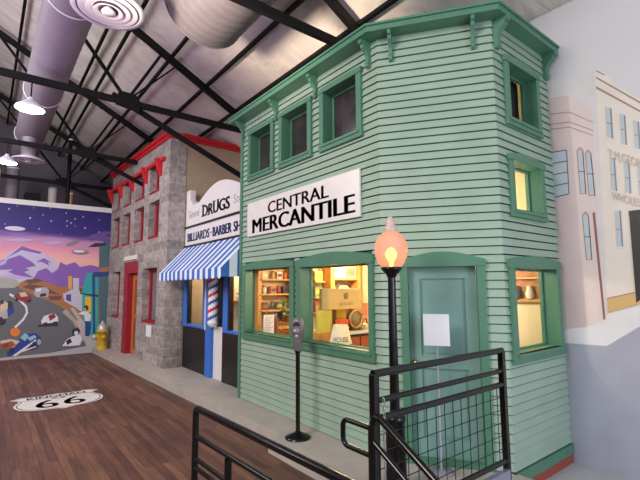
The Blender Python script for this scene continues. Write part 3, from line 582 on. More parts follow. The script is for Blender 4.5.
# interior lining
b = MB()
fp = [(XL+.11, YF-.02), (XL+.11, YN+.1), (XC+.12, YR+.11), (XW-.004, YR+.11), (XW-.004, YF-.02)]
WOODF = mat('interior_floor_wood', (170, 120, 80), .6); CEILI = mat('interior_cream_ceiling', (236, 224, 196), .8)
b.prism([(x, y, -.02) for x, y in fp], [(x, y, .02) for x, y in fp], WOODF); b.build('interior_floor', merc)
b = MB(); b.prism([(x, y, 2.22) for x, y in fp], [(x, y, 2.28) for x, y in fp], CEILI); b.build('interior_ceiling', merc)
b = MB(); b.box(XL+.11, YF-.06, .02, XW-.004, YF-.02, 2.22, CREAM); b.box(XW-.05, YR+.12, .02, XW-.004, YF-.06, 2.22, CREAM); b.build('interior_wall', merc)
b = MB(); b.box(XC+.15, 3.35, 2.29, XW-.004, 3.40, 4.45, CREAM); b.box(XC+.15, YR+.13, 3.20, XW-.004, 3.35, 3.25, CREAM); b.box(XW-.05, YR+.13, 2.29, XW-.006, 3.35, 4.45, CREAM); b.build('upper_partition', merc)
CURT = mat('dark_curtain_cloth', (40, 34, 36), .8, var=.2); LCURT = mat('cream_blind_cloth', (232, 214, 172), .8, var=.05)
def curtain(F, u0, u1, z0, z1, n, mt, name, folds):
    b = MB(); N = folds*4; V = []
    for k in range(N+1):
        u = u0+(u1-u0)*k/N; q = n+.012*math.sin(k*PI/2)
        V += [F.p(u, z0, q), F.p(u, z1, q)]
    b.add(V, [(2*k, 2*k+2, 2*k+3, 2*k+1) for k in range(N)], mt, True)
    o = b.build(name, merc); md = o.modifiers.new('t', 'SOLIDIFY'); md.thickness = .004; return o
curtain(FR, .20, .64, 3.38, 4.16, -.22, CURT, 'curtain', 5); curtain(FR, .72, .99, 3.38, 4.16, -.24, CURT, 'curtain', 4)

def point(name, loc, p, col, r=.08):
    d = bpy.data.lights.new(name, 'POINT'); d.energy = p; d.color = col; d.shadow_soft_size = r
    o = bpy.data.objects.new(name, d); C.objects.link(o); o.location = loc
point('shop_lamp', (4.35, 4.75, 2.1), 62, (1, .80, .52)); point('shop_lamp_front', (4.35, 2.95, 2.0), 36, (1, .87, .66)); point('upstairs_lamp', (4.45, 2.75, 2.75), 17, (1, .90, .72)); point('upper_lamp', (4.6, 3.1, 4.2), 9, (1, .8, .5))

# sign board on the long side
b = MB(); FL.poly(b, [(.27, 2.52), (2.86, 2.50), (2.86, 3.05), (.27, 3.05)], .02, .045, SIGNW)
sg = b.build('sign_board', loc=FL.p(1.5, 2.5, .03), bevel=.004); tag(sg, 'long white CENTRAL MERCANTILE sign board fixed above the two shop windows', 'sign')
b = MB(); pl = lambda u, z: FL.p(u, z, .0465)
letters(b, 'CENTRAL', pl, .90, 2.31, 2.81, 2.98, INK, .004, fat=.008, fat_n=1); letters(b, 'MERCANTILE', pl, .45, 2.77, 2.555, 2.775, INK, .0, fat=.018, fat_n=2)
b.build('lettering', sg)

# ------------------------------------------------------------------ shop goods seen through the windows
def goods(name, label, cat, loc, group=None): return thing(name, label, cat, loc, group)
# shelf unit on the end wall, seen in the left window
sx0, sx1, sy = 3.46, 4.12, YF-.07
sh = thing('shelf_unit', 'honey wood wall shelves filled with goods, seen through the left shop window', 'shelves', (3.8, sy, .02))
for x in (sx0, sx1-.0): b = MB(); b.box(x-.03, sy-.24, .02, x+.03, sy, 2.1, WOODS); b.build('upright', sh)
SZ = (.55, .92, 1.36, 1.62, 1.86)
for z in SZ[2:]: b = MB(); b.box(sx0, sy-.24, z-.025, sx1, sy, z, WOODS); b.build('shelf', sh)
b = MB(); b.box(sx0, sy-.03, 1.34, sx1, sy-.005, 2.1, mat('warm_back_panel', (222, 190, 140), .7)); b.build('back_panel', sh)
colr = [(150, 60, 44), (236, 214, 150), (70, 78, 92), (200, 160, 60), (110, 130, 80), (226, 226, 220), (64, 44, 38), (190, 110, 60), (220, 190, 90)]
def jar(x, y, z, r, h, k, label, group):
    t = thing('jar', label, 'jar', (x, y, z), group)
    b = MB(); b.lathe([(r*.9, 0), (r, .01), (r, h*.7), (r*.7, h*.82), (r*.7, h*.88)], mat('jar_glaze_%d' % k, colr[k], .35), (x, y, z), 12); b.build('body', t)
    b = MB(); b.lathe([(r*.78, h*.88), (r*.78, h), (r*.2, h*1.02)], mat('jar_lid', (90, 76, 60), .4, .6), (x, y, z), 12); b.build('lid', t)
def tin(x, y, z, wx, dy, h, k, label, group):
    t = thing('goods_box', label, 'box', (x, y, z), group); m1 = mat('carton_%d' % k, colr[k], .6); m2 = mat('carton_band_%d' % ((k+4) % 9), colr[(k+4) % 9], .6)
    b = MB(); b.box(x-wx/2, y-dy/2, z, x+wx/2, y+dy/2, z+h, m1); b.build('carton', t, bevel=.003)
    b = MB(); b.box(x-wx/2*.8, y-dy/2-.002, z+h*.3, x+wx/2*.8, y-dy/2, z+h*.7, m2); b.build('front_panel', t)
lv = ['top', 'middle', 'lowest']
for li, z in ((0, 1.86), (1, 1.62), (2, 1.36)):
    xs = (3.60, 3.76, 3.88, 4.0)
    for i, x in enumerate(xs):
        k = (li*4+i*2+1) % 9; pos = ('first', 'second', 'third', 'fourth')[i]
        cn = {0: 'brick red', 1: 'cream', 2: 'slate', 3: 'mustard', 4: 'olive', 5: 'white', 6: 'dark brown', 7: 'tan', 8: 'yellow'}[k]
        if (i+li) % 2: jar(x, sy-.13, z, .04, .13, k, '%s jar, %s along the %s shelf in the left shop window' % (cn, pos, lv[li]), 'goods on the honey wood shelves')
        else: tin(x, sy-.13, z, .11, .08, .12, k, '%s goods box, %s along the %s shelf in the left shop window' % (cn, pos, lv[li]), 'goods on the honey wood shelves')
# trailing plant
t = thing('trailing_plant', 'small trailing green plant hanging at the edge of the lowest shelf', 'plant', (3.9, sy-.29, 1.36))
LEAF = mat('leaf_green', (110, 140, 70), .6, var=.2)
b = MB(); b.lathe([(.02, 0), (.03, .05), (.032, .06)], mat('clay_pot', (190, 150, 110), .7), (3.9, sy-.28, 1.362), 10); b.build('pot', t)
b = MB()
for k in range(40):
    a = random.uniform(0, 2*PI); r = random.uniform(.01, .08); z = 1.43+random.uniform(-.16, .12); c = Vector((3.9+r*math.cos(a), sy-.31-abs(r*math.sin(a))*.5, z)); d = Vector((random.uniform(-1, 1), random.uniform(-1, 0), random.uniform(-1, .5))).normalized()*.035; e = d.orthogonal().normalized()*.014
    b.add([c-d, c+e, c+d, c-e], [(0, 1, 2, 3)], LEAF)
b.build('foliage', t)
# printed notice, photograph and crate below the shelf
b = MB(); b.box(3.42, 5.74, 1.0, 3.60, 5.755, 1.30, PAPER)
nt_ = b.build('notice_card', loc=(3.51, 5.75, 1.0)); tag(nt_, 'tall white printed notice card standing low in the left shop window', 'notice')
b = MB()
for k in range(9): b.box(3.44, 5.736, 1.26-k*.026, 3.58-.025*(k % 3), 5.739, 1.266-k*.026, GREYINK)
b.build('print_lines', nt_)
b = MB(); b.box(3.40, 5.70, .96, 4.1, 5.98, 1.0, WOODB); o = b.build('display_ledge', loc=(3.7, 5.8, .96)); tag(o, 'brown wooden ledge carrying the notice card and crate in the left shop window', 'ledge')
t = thing('framed_photograph', 'small dark framed photograph above the white notice card', 'picture', (3.68, sy-.27, 1.17))
b = MB(); b.box(3.60, sy-.28, 1.14, 3.78, sy-.25, 1.32, mat('dark_frame', (60, 56, 60), .5)); b.build('frame', t)
b = MB(); b.box(3.625, sy-.284, 1.165, 3.755, sy-.28, 1.295, mat('grey_photo', (130, 124, 120), .6, var=.4, vscale=20)); b.build('print', t)
tb = thing('display_crate', 'stack of wooden crate slats on the ledge in the left shop window', 'crate', (3.85, 5.8, 1.0))
for k in range(3):
    b = MB(); b.box(3.66, 5.72, 1.005+k*.065, 4.06, 5.74, 1.05+k*.065, WOODS if k % 2 else WOODB); b.build('slat', tb)
for x in (3.64, 4.06): b = MB(); b.box(x, 5.71, 1.0, x+.025, 5.86, 1.24, WOODB); b.build('crate_end', tb)
t = thing('telephone', 'dark candlestick telephone in the crate beside the notice card', 'telephone', (3.72, 5.79, 1.0))
b = MB(); b.lathe([(.04, 1.0), (.04, 1.02), (.012, 1.04), (.012, 1.30), (.02, 1.31)], BLACK, (3.72, 5.79, 0), 12); b.build('stand', t)
b = MB(); b.tube([(3.72, 5.79, 1.30), (3.70, 5.73, 1.31)], .02, BLACK, rs=[.015, .035]); b.build('mouthpiece', t)
b = MB(); b.tube([(3.765, 5.79, 1.19), (3.765, 5.79, 1.29)], .018, BLACK); b.build('earpiece', t)
b = MB(); b.box(3.41, 6.0, .9, 3.425, 6.16, 2.1, WOODS); o = b.build('window_side_board', loc=(3.415, 6.1, .9)); tag(o, 'tall honey wood board lining the far edge of the left shop window', 'board')
# counter behind right window
cn = thing('shop_counter', 'white-topped shop counter crossing the right shop window', 'counter', (4.4, 4.5, .02))
b = MB(); b.box(3.72, 4.28, 1.09, 4.95, 4.80, 1.13, mat('counter_top_white', (232, 222, 210), .4)); b.build('counter_top', cn)
b = MB(); b.box(3.76, 4.32, .02, 4.92, 4.76, 1.09, mat('counter_dark_wood', (70, 40, 28), .5, var=.1)); b.build('counter_body', cn)
for k in range(4): b = MB(); b.box(3.92+k*.17, 4.305, .72, 4.07+k*.17, 4.32, 1.05, mat('rust_drawer', (176, 90, 46), .5, var=.1)); b.build('drawer_front', cn)
b = MB(); b.box(3.43, 4.40, .02, 3.70, 4.72, 1.13, WOODS); o = b.build('side_cabinet', loc=(3.56, 4.5, .02)); tag(o, 'honey wood cabinet left of the white-topped counter in the right shop window', 'cabinet')
# shelf frame with appliances seen through right window
s2 = thing('appliance_shelf', 'wooden shelves with old appliances, high in the right shop window', 'shelves', (4.6, 5.35, .02))
for x in (4.40, 4.98): b = MB(); b.box(x-.04, 5.26, .02, x+.04, 5.50, 2.15, WOODS); b.build('upright', s2)
for z in (1.57, 1.86): b = MB(); b.box(4.44, 5.24, z-.025, 4.94, 5.50, z, WOODS); b.build('shelf', s2)
def appliance(loc, col, label, w=.30):
    x, y, z = loc; t = thing('vintage_radio', label, 'radio', loc); m1 = mat('enamel_%d' % col[0], col, .35)
    b = MB(); n = 12; A = [(x-w/2+w*k/n, z+.03+.17*math.sin(PI*k/n)**.5) for k in range(n+1)]; pr = [(x+w/2, z), (x-w/2, z)]
    pts = A+pr; b.prism([(p[0], y-.07, p[1]) for p in pts], [(p[0], y+.08, p[1]) for p in pts], m1); b.build('body', t, bevel=.006)
    b = MB(); b.tube([(x-w*.5, y-.08, z+.02), (x-w*.5, y-.08, z+.12), (x-w*.35, y-.08, z+.20), (x+w*.35, y-.08, z+.20), (x+w*.5, y-.08, z+.12), (x+w*.5, y-.08, z+.02)], .016, mat('dark_handle', (60, 44, 36), .4)); b.build('trim_band', t)
    b = MB(); b.box(x-w*.2, y-.076, z+.05, x+w*.2, y-.07, z+.12, mat('dial_plate', (130, 124, 110), .4)); b.build('dial_plate', t)
appliance((4.66, 5.36, 1.572), (206, 192, 150), 'rounded cream vintage radio on the middle shelf in the right shop window')
t = thing('picture_panel', 'pale green picture panel on the top shelf in the right shop window', 'picture', (4.7, 5.3, 1.862))
b = MB(); b.box(4.45, 5.28, 1.862, 4.93, 5.30, 2.06, mat('pale_panel', (206, 200, 178), .6)); b.build('panel', t)
b = MB(); b.box(4.70, 5.275, 1.89, 4.90, 5.28, 2.03, mat('green_print', (128, 138, 112), .6, var=.3, vscale=14)); b.build('print', t)
for i, z in enumerate((1.32, 1.57, 1.82)):
    tin(4.26, 5.50, z+.001, .16, .12, .16, (i*4) % 9, '%s goods box on the %s small shelf left of the wooden post' % (('brick red', 'olive', 'yellow')[i], ('bottom', 'middle', 'top')[i]), 'goods beside the wooden post')
    b = MB(); b.box(4.16, 5.40, z-.025, 4.355, 5.60, z, WOODS); o = b.build('small_shelf', loc=(4.26, 5.5, z)); tag(o, 'small honey wood shelf left of the wooden post, %s of three' % ('lowest', 'middle', 'top')[i], 'shelf', 'small shelves beside the wooden post')
b = MB(); b.box(4.16, 5.60, .02, 4.355, 5.63, 2.1, mat('pale_back_board', (226, 206, 166), .7)); o = b.build('shelf_back_board', loc=(4.26, 5.6, .02)); tag(o, 'pale upright board behind the three small shelves in the right shop window', 'board')
# big tan carton sign
t = thing('carton_sign', 'big tan carton with faint printed lettering in the middle of the right shop window', 'box', (3.92, 4.52, 1.42))
b = MB(); b.box(3.62, 4.42, 1.42, 4.23, 4.62, 1.70, mat('tan_card', (226, 190, 124), .7, var=.05)); b.build('carton', t, bevel=.004)
b = MB(); letters(b, 'SHOES', lambda u, z: Vector((u, 4.417, z)), 3.80, 4.06, 1.47, 1.51, mat('print_olive', (150, 130, 80), .7), .0)
b.lathe([(.001, 0), (.045, 0), (.045, .002), (.001, .002)], MATS['print_olive'], (3.93, 4.417, 1.60), 16, 'y'); b.build('print', t)
for x in (3.80, 4.12): b = MB(); b.box(x, 4.52, 1.13, x+.04, 4.56, 1.42, WOODB); b.build('support', t)
YEL = mat('yellow_poster', (222, 196, 60), .6, var=.1); YEL2 = mat('yellow_green_poster', (206, 200, 84), .6, var=.1)
b = MB(); b.box(3.46, 4.45, 1.131, 3.70, 4.48, 1.415, YEL2); o = b.build('poster_card', loc=(3.58, 4.47, 1.13)); tag(o, 'yellow-green poster card left of the orange box in the right shop window', 'poster')
b = MB(); b.box(3.84, 4.64, 1.131, 4.12, 4.67, 1.41, YEL); o = b.build('poster_card', loc=(3.98, 4.64, 1.13)); tag(o, 'golden yellow poster card behind the orange box in the right shop window', 'poster')
t = thing('goods_box', 'bright orange goods box on the counter under the tan carton', 'box', (3.78, 4.36, 1.13))
b = MB(); b.box(3.735, 4.32, 1.131, 3.885, 4.42, 1.29, mat('orange_carton', (226, 88, 40), .5)); b.build('carton', t, bevel=.003)
b = MB(); b.box(3.75, 4.317, 1.17, 3.87, 4.32, 1.23, mat('red_band', (190, 40, 36), .5)); b.build('band', t)
t = thing('mantel_clock', 'round brown drum clock with a gilt rim on the counter right of the yellow poster', 'clock', (4.02, 4.34, 1.13))
GILT = mat('gilt', (206, 170, 90), .35, .6)
b = MB(); b.lathe([(.12, 0), (.13, .02), (.13, .06), (.12, .07)], mat('clock_case', (84, 56, 36), .4), (4.03, 4.33, 1.285), 24, 'y'); b.box(3.94, 4.33, 1.131, 4.12, 4.40, 1.17, MATS['clock_case']); b.build('case', t)
b = MB(); b.tube([(4.03+.115*math.cos(a*PI/12), 4.328, 1.285+.115*math.sin(a*PI/12)) for a in range(24)], .014, GILT, 8, True); b.build('rim', t)
b = MB(); b.lathe([(.001, 0), (.10, 0), (.10, .003), (.001, .003)], mat('clock_face', (150, 120, 78), .4, var=.3, vscale=20), (4.03, 4.324, 1.285), 24, 'y'); b.build('face', t)
t = thing('kettle', 'small pale kettle at the right end of the shop counter', 'kettle', (4.22, 4.37, 1.13))
b = MB(); b.lathe([(.055, 1.131), (.065, 1.15), (.055, 1.19), (.025, 1.215), (.01, 1.22), (.013, 1.235), (.002, 1.245)], mat('pale_kettle', (206, 186, 140), .3, .3), (4.24, 4.38, 0), 18); b.build('body', t)
b = MB(); b.tube([(4.185, 4.36, 1.16), (4.15, 4.345, 1.185), (4.135, 4.34, 1.21)], .01, MATS['pale_kettle']); b.build('spout', t)
b = MB(); b.tube([(4.20, 4.38, 1.205), (4.205, 4.38, 1.275), (4.275, 4.38, 1.275), (4.28, 4.38, 1.205)], .007, BLACK); b.build('handle', t)
t = thing('lamp_shade', 'cream cone lampshade with dark lettering, standing low in the right shop window', 'lampshade', (3.56, 4.13, .02))
b = MB(); b.lathe([(.145, 0), (.09, .23), (.083, .23), (.138, 0)], mat('cream_shade', (238, 222, 186), .7), (3.565, 4.12, 1.02), 24); b.build('shade', t)
b = MB(); V, Fc = text_shapes('HOUSE', .0)
xa, xb = min(v.x for v in V), max(v.x for v in V)
P = []
for v in V:
    a = -2.25+((v.x-xa)/(xb-xa)-.5)*1.5; z = 1.05+v.y*.085; r = .147-(z-1.02)*.239
    P.append((3.565+r*math.cos(a), 4.12+r*math.sin(a), z))
b.add(P, Fc, INK); b.build('lettering', t)
b = MB(); b.lathe([(.09, .021), (.09, .04), (.012, .06), (.012, 1.10), (.02, 1.12)], BLACK, (3.565, 4.12, 0), 12); b.build('stand', t)
b = MB(); b.box(4.48, 4.66, 1.131, 4.58, 4.76, 1.48, mat('red_brown_box', (186, 120, 90), .6)); o = b.build('goods_box', loc=(4.5, 4.7, 1.13)); tag(o, 'upright reddish box at the far right of the shop counter', 'box')
# picture seen through the low side window
t = thing('display_case', 'golden framed picture case hung on the cream wall behind the low side window', 'picture', (5.14, 2.62, 1.5))
b = MB(); x1 = XW-.051
b.box(x1-.05, 2.27, 1.53, x1, 2.82, 1.565, WOODS); b.box(x1-.05, 2.27, 2.06, x1, 2.82, 2.10, WOODS); b.box(x1-.05, 2.27, 1.53, x1, 2.305, 2.10, WOODS); b.box(x1-.05, 2.785, 1.53, x1, 2.82, 2.10, WOODS); b.box(x1-.05, 2.27, 1.80, x1, 2.82, 1.825, WOODS); b.build('frame', t)
b = MB(); b.box(x1-.012, 2.30, 1.56, x1, 2.79, 2.07, mat('case_picture', (176, 116, 64), .6, var=.45, vscale=9)); b.build('picture', t)
for i, y in enumerate((2.46, 2.62)):
    b = MB(); b.lathe([(.04, 0), (.05, .06), (.03, .12), (.035, .15)], mat('case_jug_%d' % i, ((226, 214, 190), (80, 70, 60))[i], .4), (x1-.045, y, 1.57), 12); b.build('jug', t)
# standing notice before the green door
t = thing('notice_stand', 'blank white notice on a thin grey pole in front of the green door', 'sign', (3.45, 2.62, 0))
GP = mat('pale_grey_pole', (168, 168, 184), .4, .3); pc = FC.p(.535, 0, .16)
b = MB(); b.lathe([(.11, 0), (.11, .012), (.02, .02), (.012, .03), (.012, 1.2)], GP, (pc.x, pc.y, 0), 16); b.build('pole', t)
b = MB(); FC.poly(b, [(.415, 1.155), (.657, 1.155), (.655, 1.455), (.413, 1.455)], .175, .182, PAPER); b.build('notice', t)
# ------------------------------------------------------------------ the drug store
DX = 3.55; YD = 9.45
FD = Frame((DX, YD), (0, -1), (-1, 0)); LD = YD-YF-.03
drug = thing('drug_store', 'white arched storefront with blue and white striped awning between stone and green buildings', 'building', (DX, 8, 0))
b = MB()
arch = [(2.72-2.0*k/18, 3.56+.27*math.sin(PI*k/18)) for k in range(19)]
FD.poly(b, [(0, 3.09), (LD, 3.09), (LD, 3.92), (LD-.24, 3.92), (LD-.24, 3.66), (LD-.36, 3.66)] + arch + [(.36, 3.56), (.36, 3.66), (.24, 3.66), (.24, 3.92), (0, 3.92)], -.12, 0, WHITEP)
b.build('parapet', drug)
b = MB(); FD.box(b, 0, LD, 2.66, 3.05, -.12, .005, WHITEP); b.build('sign_band', drug)
b = MB(); FD.box(b, 0, LD, 3.05, 3.09, -.12, .03, BLKP); FD.box(b, 0, LD, 2.62, 2.66, -.12, .03, BLKP); b.build('black_moulding', drug)
b = MB(); q1 = lambda u, z: FD.p(u, z, .004); y2u = lambda y: YD-y
letters(b, 'DRUGS', q1, y2u(8.50), y2u(7.25), 3.21, 3.45, DARKINK, .0, fat=.022, fat_n=2)
for (u0, u1, zz) in ((y2u(8.57), y2u(8.42), 3.21), (y2u(8.57), y2u(8.42), 3.45), (y2u(8.28), y2u(8.13), 3.21), (y2u(8.06), y2u(7.96), 3.21), (y2u(8.02), y2u(7.87), 3.45), (y2u(7.80), y2u(7.68), 3.45)):
    FD.quad(b, u0, u1, zz, zz+.018, .0045, DARKINK)
b.build('parapet_lettering', drug); b = MB(); letters(b, 'General', q1, y2u(9.27), y2u(8.70), 3.27, 3.44, GREYINK, -.005); b.build('parapet_lettering', drug); b = MB(); letters(b, 'Store', q1, y2u(7.08), y2u(6.5), 3.27, 3.44, GREYINK, -.005)
b.build('parapet_lettering', drug)
b = MB(); q2 = lambda u, z: FD.p(u, z, .009)
letters(b, 'BILLIARDS', q2, y2u(9.30), y2u(8.13), 2.74, 2.93, NAVY, .005, fat=.012, fat_n=1); letters(b, 'BARBER', q2, y2u(7.96), y2u(7.14), 2.74, 2.93, NAVY, .005, fat=.014, fat_n=1); letters(b, 'SHOP', q2, y2u(7.05), y2u(6.45), 2.74, 2.93, NAVY, .005, fat=.014, fat_n=1)
FD.quad(b, y2u(8.08), y2u(8.02), 2.82, 2.85, .009, NAVY); b.build('band_lettering', drug)
# storefront
b = MB(); FD.box(b, 0, LD, 2.20, 2.62, -.12, 0, WHITEP); b.build('transom_wall', drug)
b = MB(); FD.box(b, 0, 1.22, 0, .88, -.10, .0, BLKP); b.build('lower_panel', drug, bevel=.004)
b = MB(); FD.box(b, 1.98, LD, 0, .92, -.10, .0, BLKP); b.build('lower_panel', drug, bevel=.004)
def shopwin(u0, u1):
    b = MB(); z0, z1 = .90, 2.20
    for (a, c, e, g) in ((u0, u0+.20, z0, z1), (u1-.10, u1, z0, z1), (u0+.2, u1-.1, z0, z0+.05), (u0+.2, u1-.1, z1-.08, z1)): FD.box(b, a, c, e, g, -.08, .015, BLUEP)
    for (a, c, e, g) in ((u0+.2, u0+.25, z0+.05, z1), (u1-.14, u1-.1, z0+.05, z1)): FD.box(b, a, c, e, g, -.08, .005, BLKP)
    o = b.build('shop_window', drug); g = MB(); FD.box(g, u0+.25, u1-.14, z0+.05, z1-.08, -.05, -.045, GLASS); g.build('pane', o)
shopwin(.02, 1.20); shopwin(2.02, LD)
b = MB(); FD.box(b, 1.20, 1.26, .88, 2.2, -.1, .02, WHITEP); FD.box(b, 1.22, 1.28, 0, 2.2, -.1, .01, BLKP); b.build('mullion', drug)
b = MB(); FD.box(b, 1.28, 1.54, 0, 2.2, -.10, .03, BLUEP); b.build('blue_post', drug)
b = MB(); FD.box(b, 1.54, 1.98, .0, .98, -.12, -.03, WHITEP); FD.box(b, 1.54, 1.98, .98, 2.2, -.12, -.05, BLKP); dd = b.build('door', drug)
b = MB(); p = FD.p(1.58, .98, .0); b.lathe([(.005, .04), (.03, .03), (.03, .01), (.012, 0), (.012, -.04)], MATS['brass'], (p.x, p.y, p.z), 10, 'x')
for v in b.v: v.x = p.x-.03-(v.x-p.x)
b.build('door_knob', dd)
b = MB(); b.box(4.45, YF+.1, 0, 4.5, YD-.1, 2.6, CREAM); b.box(DX+.05, YF+.1, 2.55, 4.5, YD-.1, 2.6, CREAM); b.box(DX+.12, YF+.1, -.02, 4.5, YD-.1, .02, WOODF); b.build('interior_wall', drug)
b = MB(); b.box(4.2, 8.0, 1.42, 4.45, 9.2, 1.45, WOODS); b.box(4.2, 6.5, 1.42, 4.45, 7.6, 1.45, WOODS); b.build('interior_shelf', drug)
for i, y in enumerate((8.35, 8.75, 9.1, 6.8, 7.2)):
    jar(4.32, y, 1.451, .05, .16, (5, 0, 3, 1, 6)[i], '%s apothecary jar, %s on the shelf inside the drug store' % (('white', 'brick red', 'mustard', 'cream', 'dark brown')[i], ('behind the far window', 'middle of the far window', 'far end of the far window', 'behind the near window', 'next to the barber pole')[i]), 'apothecary jars inside the drug store')
point('drug_store_lamp', (4.1, 8.6, 2.3), 26, (1, .88, .66)); point('drug_store_lamp_near', (4.1, 6.9, 2.3), 18, (1, .88, .66))
# awning
AWB, AWW = mat('awning_blue_canvas', (52, 108, 190), .8), mat('awning_white_canvas', (228, 232, 240), .8)
b = MB(); n = 25; ya, yb = 9.30, 6.30; xt, zt_, xb, zb_, zv = DX-.02, 2.62, 2.95, 2.04, 1.90
for k in range(n):
    m1 = AWW if k % 2 == 0 else AWB; y0 = ya+(yb-ya)*k/n; y1 = ya+(yb-ya)*(k+1)/n; y0t = 9.42+(6.30-9.42)*k/n; y1t = 9.42+(6.30-9.42)*(k+1)/n
    b.add([(xt, y0t, zt_), (xt, y1t, zt_), (xb, y1, zb_), (xb, y0, zb_)], [(0, 1, 2, 3)], m1)
    S = [(xb, y0+(y1-y0)*j/6, zv-.035*math.sin(PI*j/6)) for j in range(7)]
    b.add([(xb, y0, zb_), (xb, y1, zb_)]+S[::-1], [tuple(range(9))], m1)
for (y, yt) in ((yb, 6.30), (ya, 9.42)):
    for k in range(4):
        f0, f1 = k/4, (k+1)/4; m1 = AWW if k % 2 else AWB
        x0, x1 = xb+(xt-xb)*f0, xb+(xt-xb)*f1; a0, a1 = y+(yt-y)*f0, y+(yt-y)*f1
        b.add([(x0, a0, zb_+(zt_-zb_)*f0), (x1, a1, zb_+(zt_-zb_)*f1), (x1, a1, zv), (x0, a0, zv)], [(0, 1, 2, 3)], m1)
aw = b.build('awning', drug); md = aw.modifiers.new('t', 'SOLIDIFY'); md.thickness = .006
b = MB(); b.tube([(xt, ya, zb_-.02), (xb+.015, ya, zb_-.02), (xb+.015, yb+.02, zb_-.02), (xt, yb+.02, zb_-.02)], .012, BLACK); b.build('awning_frame', aw)
# barber pole
pp = FD.p(1.76, 0, .09)
bp_ = thing('barber_pole', 'red white and blue striped barber pole mounted beside the blue post', 'barber pole', (pp.x, pp.y, .98))
PR, PW, PB = mat('pole_red', (206, 40, 52), .3), mat('pole_white', (238, 236, 238), .3), mat('pole_blue', (44, 92, 170), .3)
b = MB(); seg, rows, R_ = 24, 36, .095; z0, z1 = 1.10, 1.95
V = [(pp.x+R_*math.cos(2*PI*k/seg), pp.y+R_*math.sin(2*PI*k/seg), z0+(z1-z0)*i/rows) for i in range(rows+1) for k in range(seg)]
for i in range(rows):
    for k in range(seg):
        cidx = ((i*2-k) % 24)
        b.add([V[i*seg+k], V[i*seg+(k+1) % seg], V[(i+1)*seg+(k+1) % seg], V[(i+1)*seg+k]], [(0, 1, 2, 3)], PR if cidx < 5 else (PB if 12 <= cidx < 17 else PW), True)
b.build('striped_cylinder', bp_)
b = MB(); b.lathe([(.03, .98), (.07, 1.0), (.10, 1.05), (.10, 1.10), (.02, 1.11)], PW, (pp.x, pp.y, 0), 20); b.build('lower_cap', bp_)
b = MB(); b.lathe([(.02, 1.94), (.10, 1.95), (.10, 2.0), (.06, 2.05), (.03, 2.07)], PW, (pp.x, pp.y, 0), 20); b.build('upper_cap', bp_)
b = MB(); b.box(pp.x+.02, pp.y-.03, 1.06, DX+.04, pp.y+.03, 1.09, BLACK); b.box(pp.x+.02, pp.y-.03, 1.96, DX+.04, pp.y+.03, 1.99, BLACK); b.build('wall_bracket', bp_)

# ------------------------------------------------------------------ the stone building
SX = 3.14; YS1 = 14.15; FS = Frame((2.97, YS1), (.0362, -.99934), (-.99934, -.0362)); LS = 4.703
stone = thing('stone_building', 'three-storey grey stone block building with red cornice and red window frames', 'building', (SX, 12, 0))
k_ = lambda y: (14.55-y)/(14.55-9.2)*LS        # measured position along the front
WG = [(k_(14.04), k_(13.15), .90, 2.20), (k_(10.97), k_(9.85), .90, 2.20)]
WM = [(k_(a), k_(c), 2.90, 3.80) for a, c in ((14.42, 13.5), (13.2, 12.35), (11.95, 11.08), (10.7, 9.85))]
WT = [(k_(a), k_(c), 4.00, 4.66) for a, c in ((14.5, 13.6), (13.17, 12.35), (11.95, 11.12), (10.7, 9.92))]
SD = (k_(12.8), k_(11.4), 0, 2.42)
cuts = WG+WM+WT+[SD]
shell(FS, LS, 0, 5.12, cuts, 'stone_front', stone, -.28, 0, STONE)
b = MB(); b.box(SX+.28, YD, 0, 3.52, YD+.26, 5.12, STONE); b.box(SX-.015, YD-.015, 0, SX+.30, YD+.26, .42, STONE); b.build('stone_return', stone)
b = MB(); b.box(3.52, YD+.02, 0, XW-.004, YD+.2, 5.12, TAN); b.build('plaster_side_wall', stone)
b = MB(); FS.box(b, 0, LS+.02, 5.12, 5.19, -.3, .05, RED); FS.box(b, 0, LS+.04, 5.19, 5.27, -.3, .10, RED); b.box(SX+.25, YD-.04, 5.12, XW-.004, YD+.28, 5.19, RED); b.box(SX+.25, YD-.09, 5.19, XW-.004, YD+.28, 5.27, RED)
b.build('cornice', stone)
b = MB(); FS.box(b, 0, LS-.25, 4.66, 4.74, -.05, .07, RED); b.build('lintel_band', stone)
for u in [0.02]+[(WT[i][1]+WT[i+1][0])/2 for i in range(3)]+[WT[3][1]+.12]:
    b = MB(); pts = [(0, 4.74), (.16, 4.74), (.16, 4.68), (.12, 4.62), (.10, 4.5), (.05, 4.42), (.04, 4.36), (0, 4.34)]
    b.prism([FS.p(u-.06, z, n) for n, z in pts], [FS.p(u+.06, z, n) for n, z in pts], RED); b.build('bracket', stone)
def stonewin(o_, frame):
    u0, u1, z0, z1 = o_; b = MB(); t = .07
    for (a, c, e, g) in ((u0, u0+.11, z0, z1), (u1-t, u1, z0, z1), (u0+.11, u1-t, z1-t, z1)): FS.box(b, a, c, e, g, -.26, -.17, frame)
    FS.box(b, u0, u1, z0, z0+.06, -.26, -.01, frame)
    w_ = b.build('window', stone); g = MB(); FS.box(g, u0+.11, u1-t, z0+.06, z1-t, -.22, -.21, GREYGLASS); g.build('pane', w_)
for o_ in WT+WM+WG: stonewin(o_, DRED)
b = MB(); u0, u1, z0, z1 = SD
FS.box(b, u0, u0+.34, 0, 2.12, -.25, -.02, DRED); FS.box(b, u1-.10, u1, 0, 2.12, -.25, -.12, DRED); FS.box(b, u0, u1, 2.12, 2.42, -.25, -.02, DRED); b.build('door_frame', stone)
b = MB(); FS.box(b, u0+.34, u1-.10, .02, 2.12, -.25, -.16, WOODD)
for (a, c) in ((.15, .95), (1.05, 1.95)): FS.box(b, u0+.52, u1-.3, a, c, -.165, -.15, mat('door_wood_dark', (150, 84, 42), .4))
dd = b.build('door', stone)
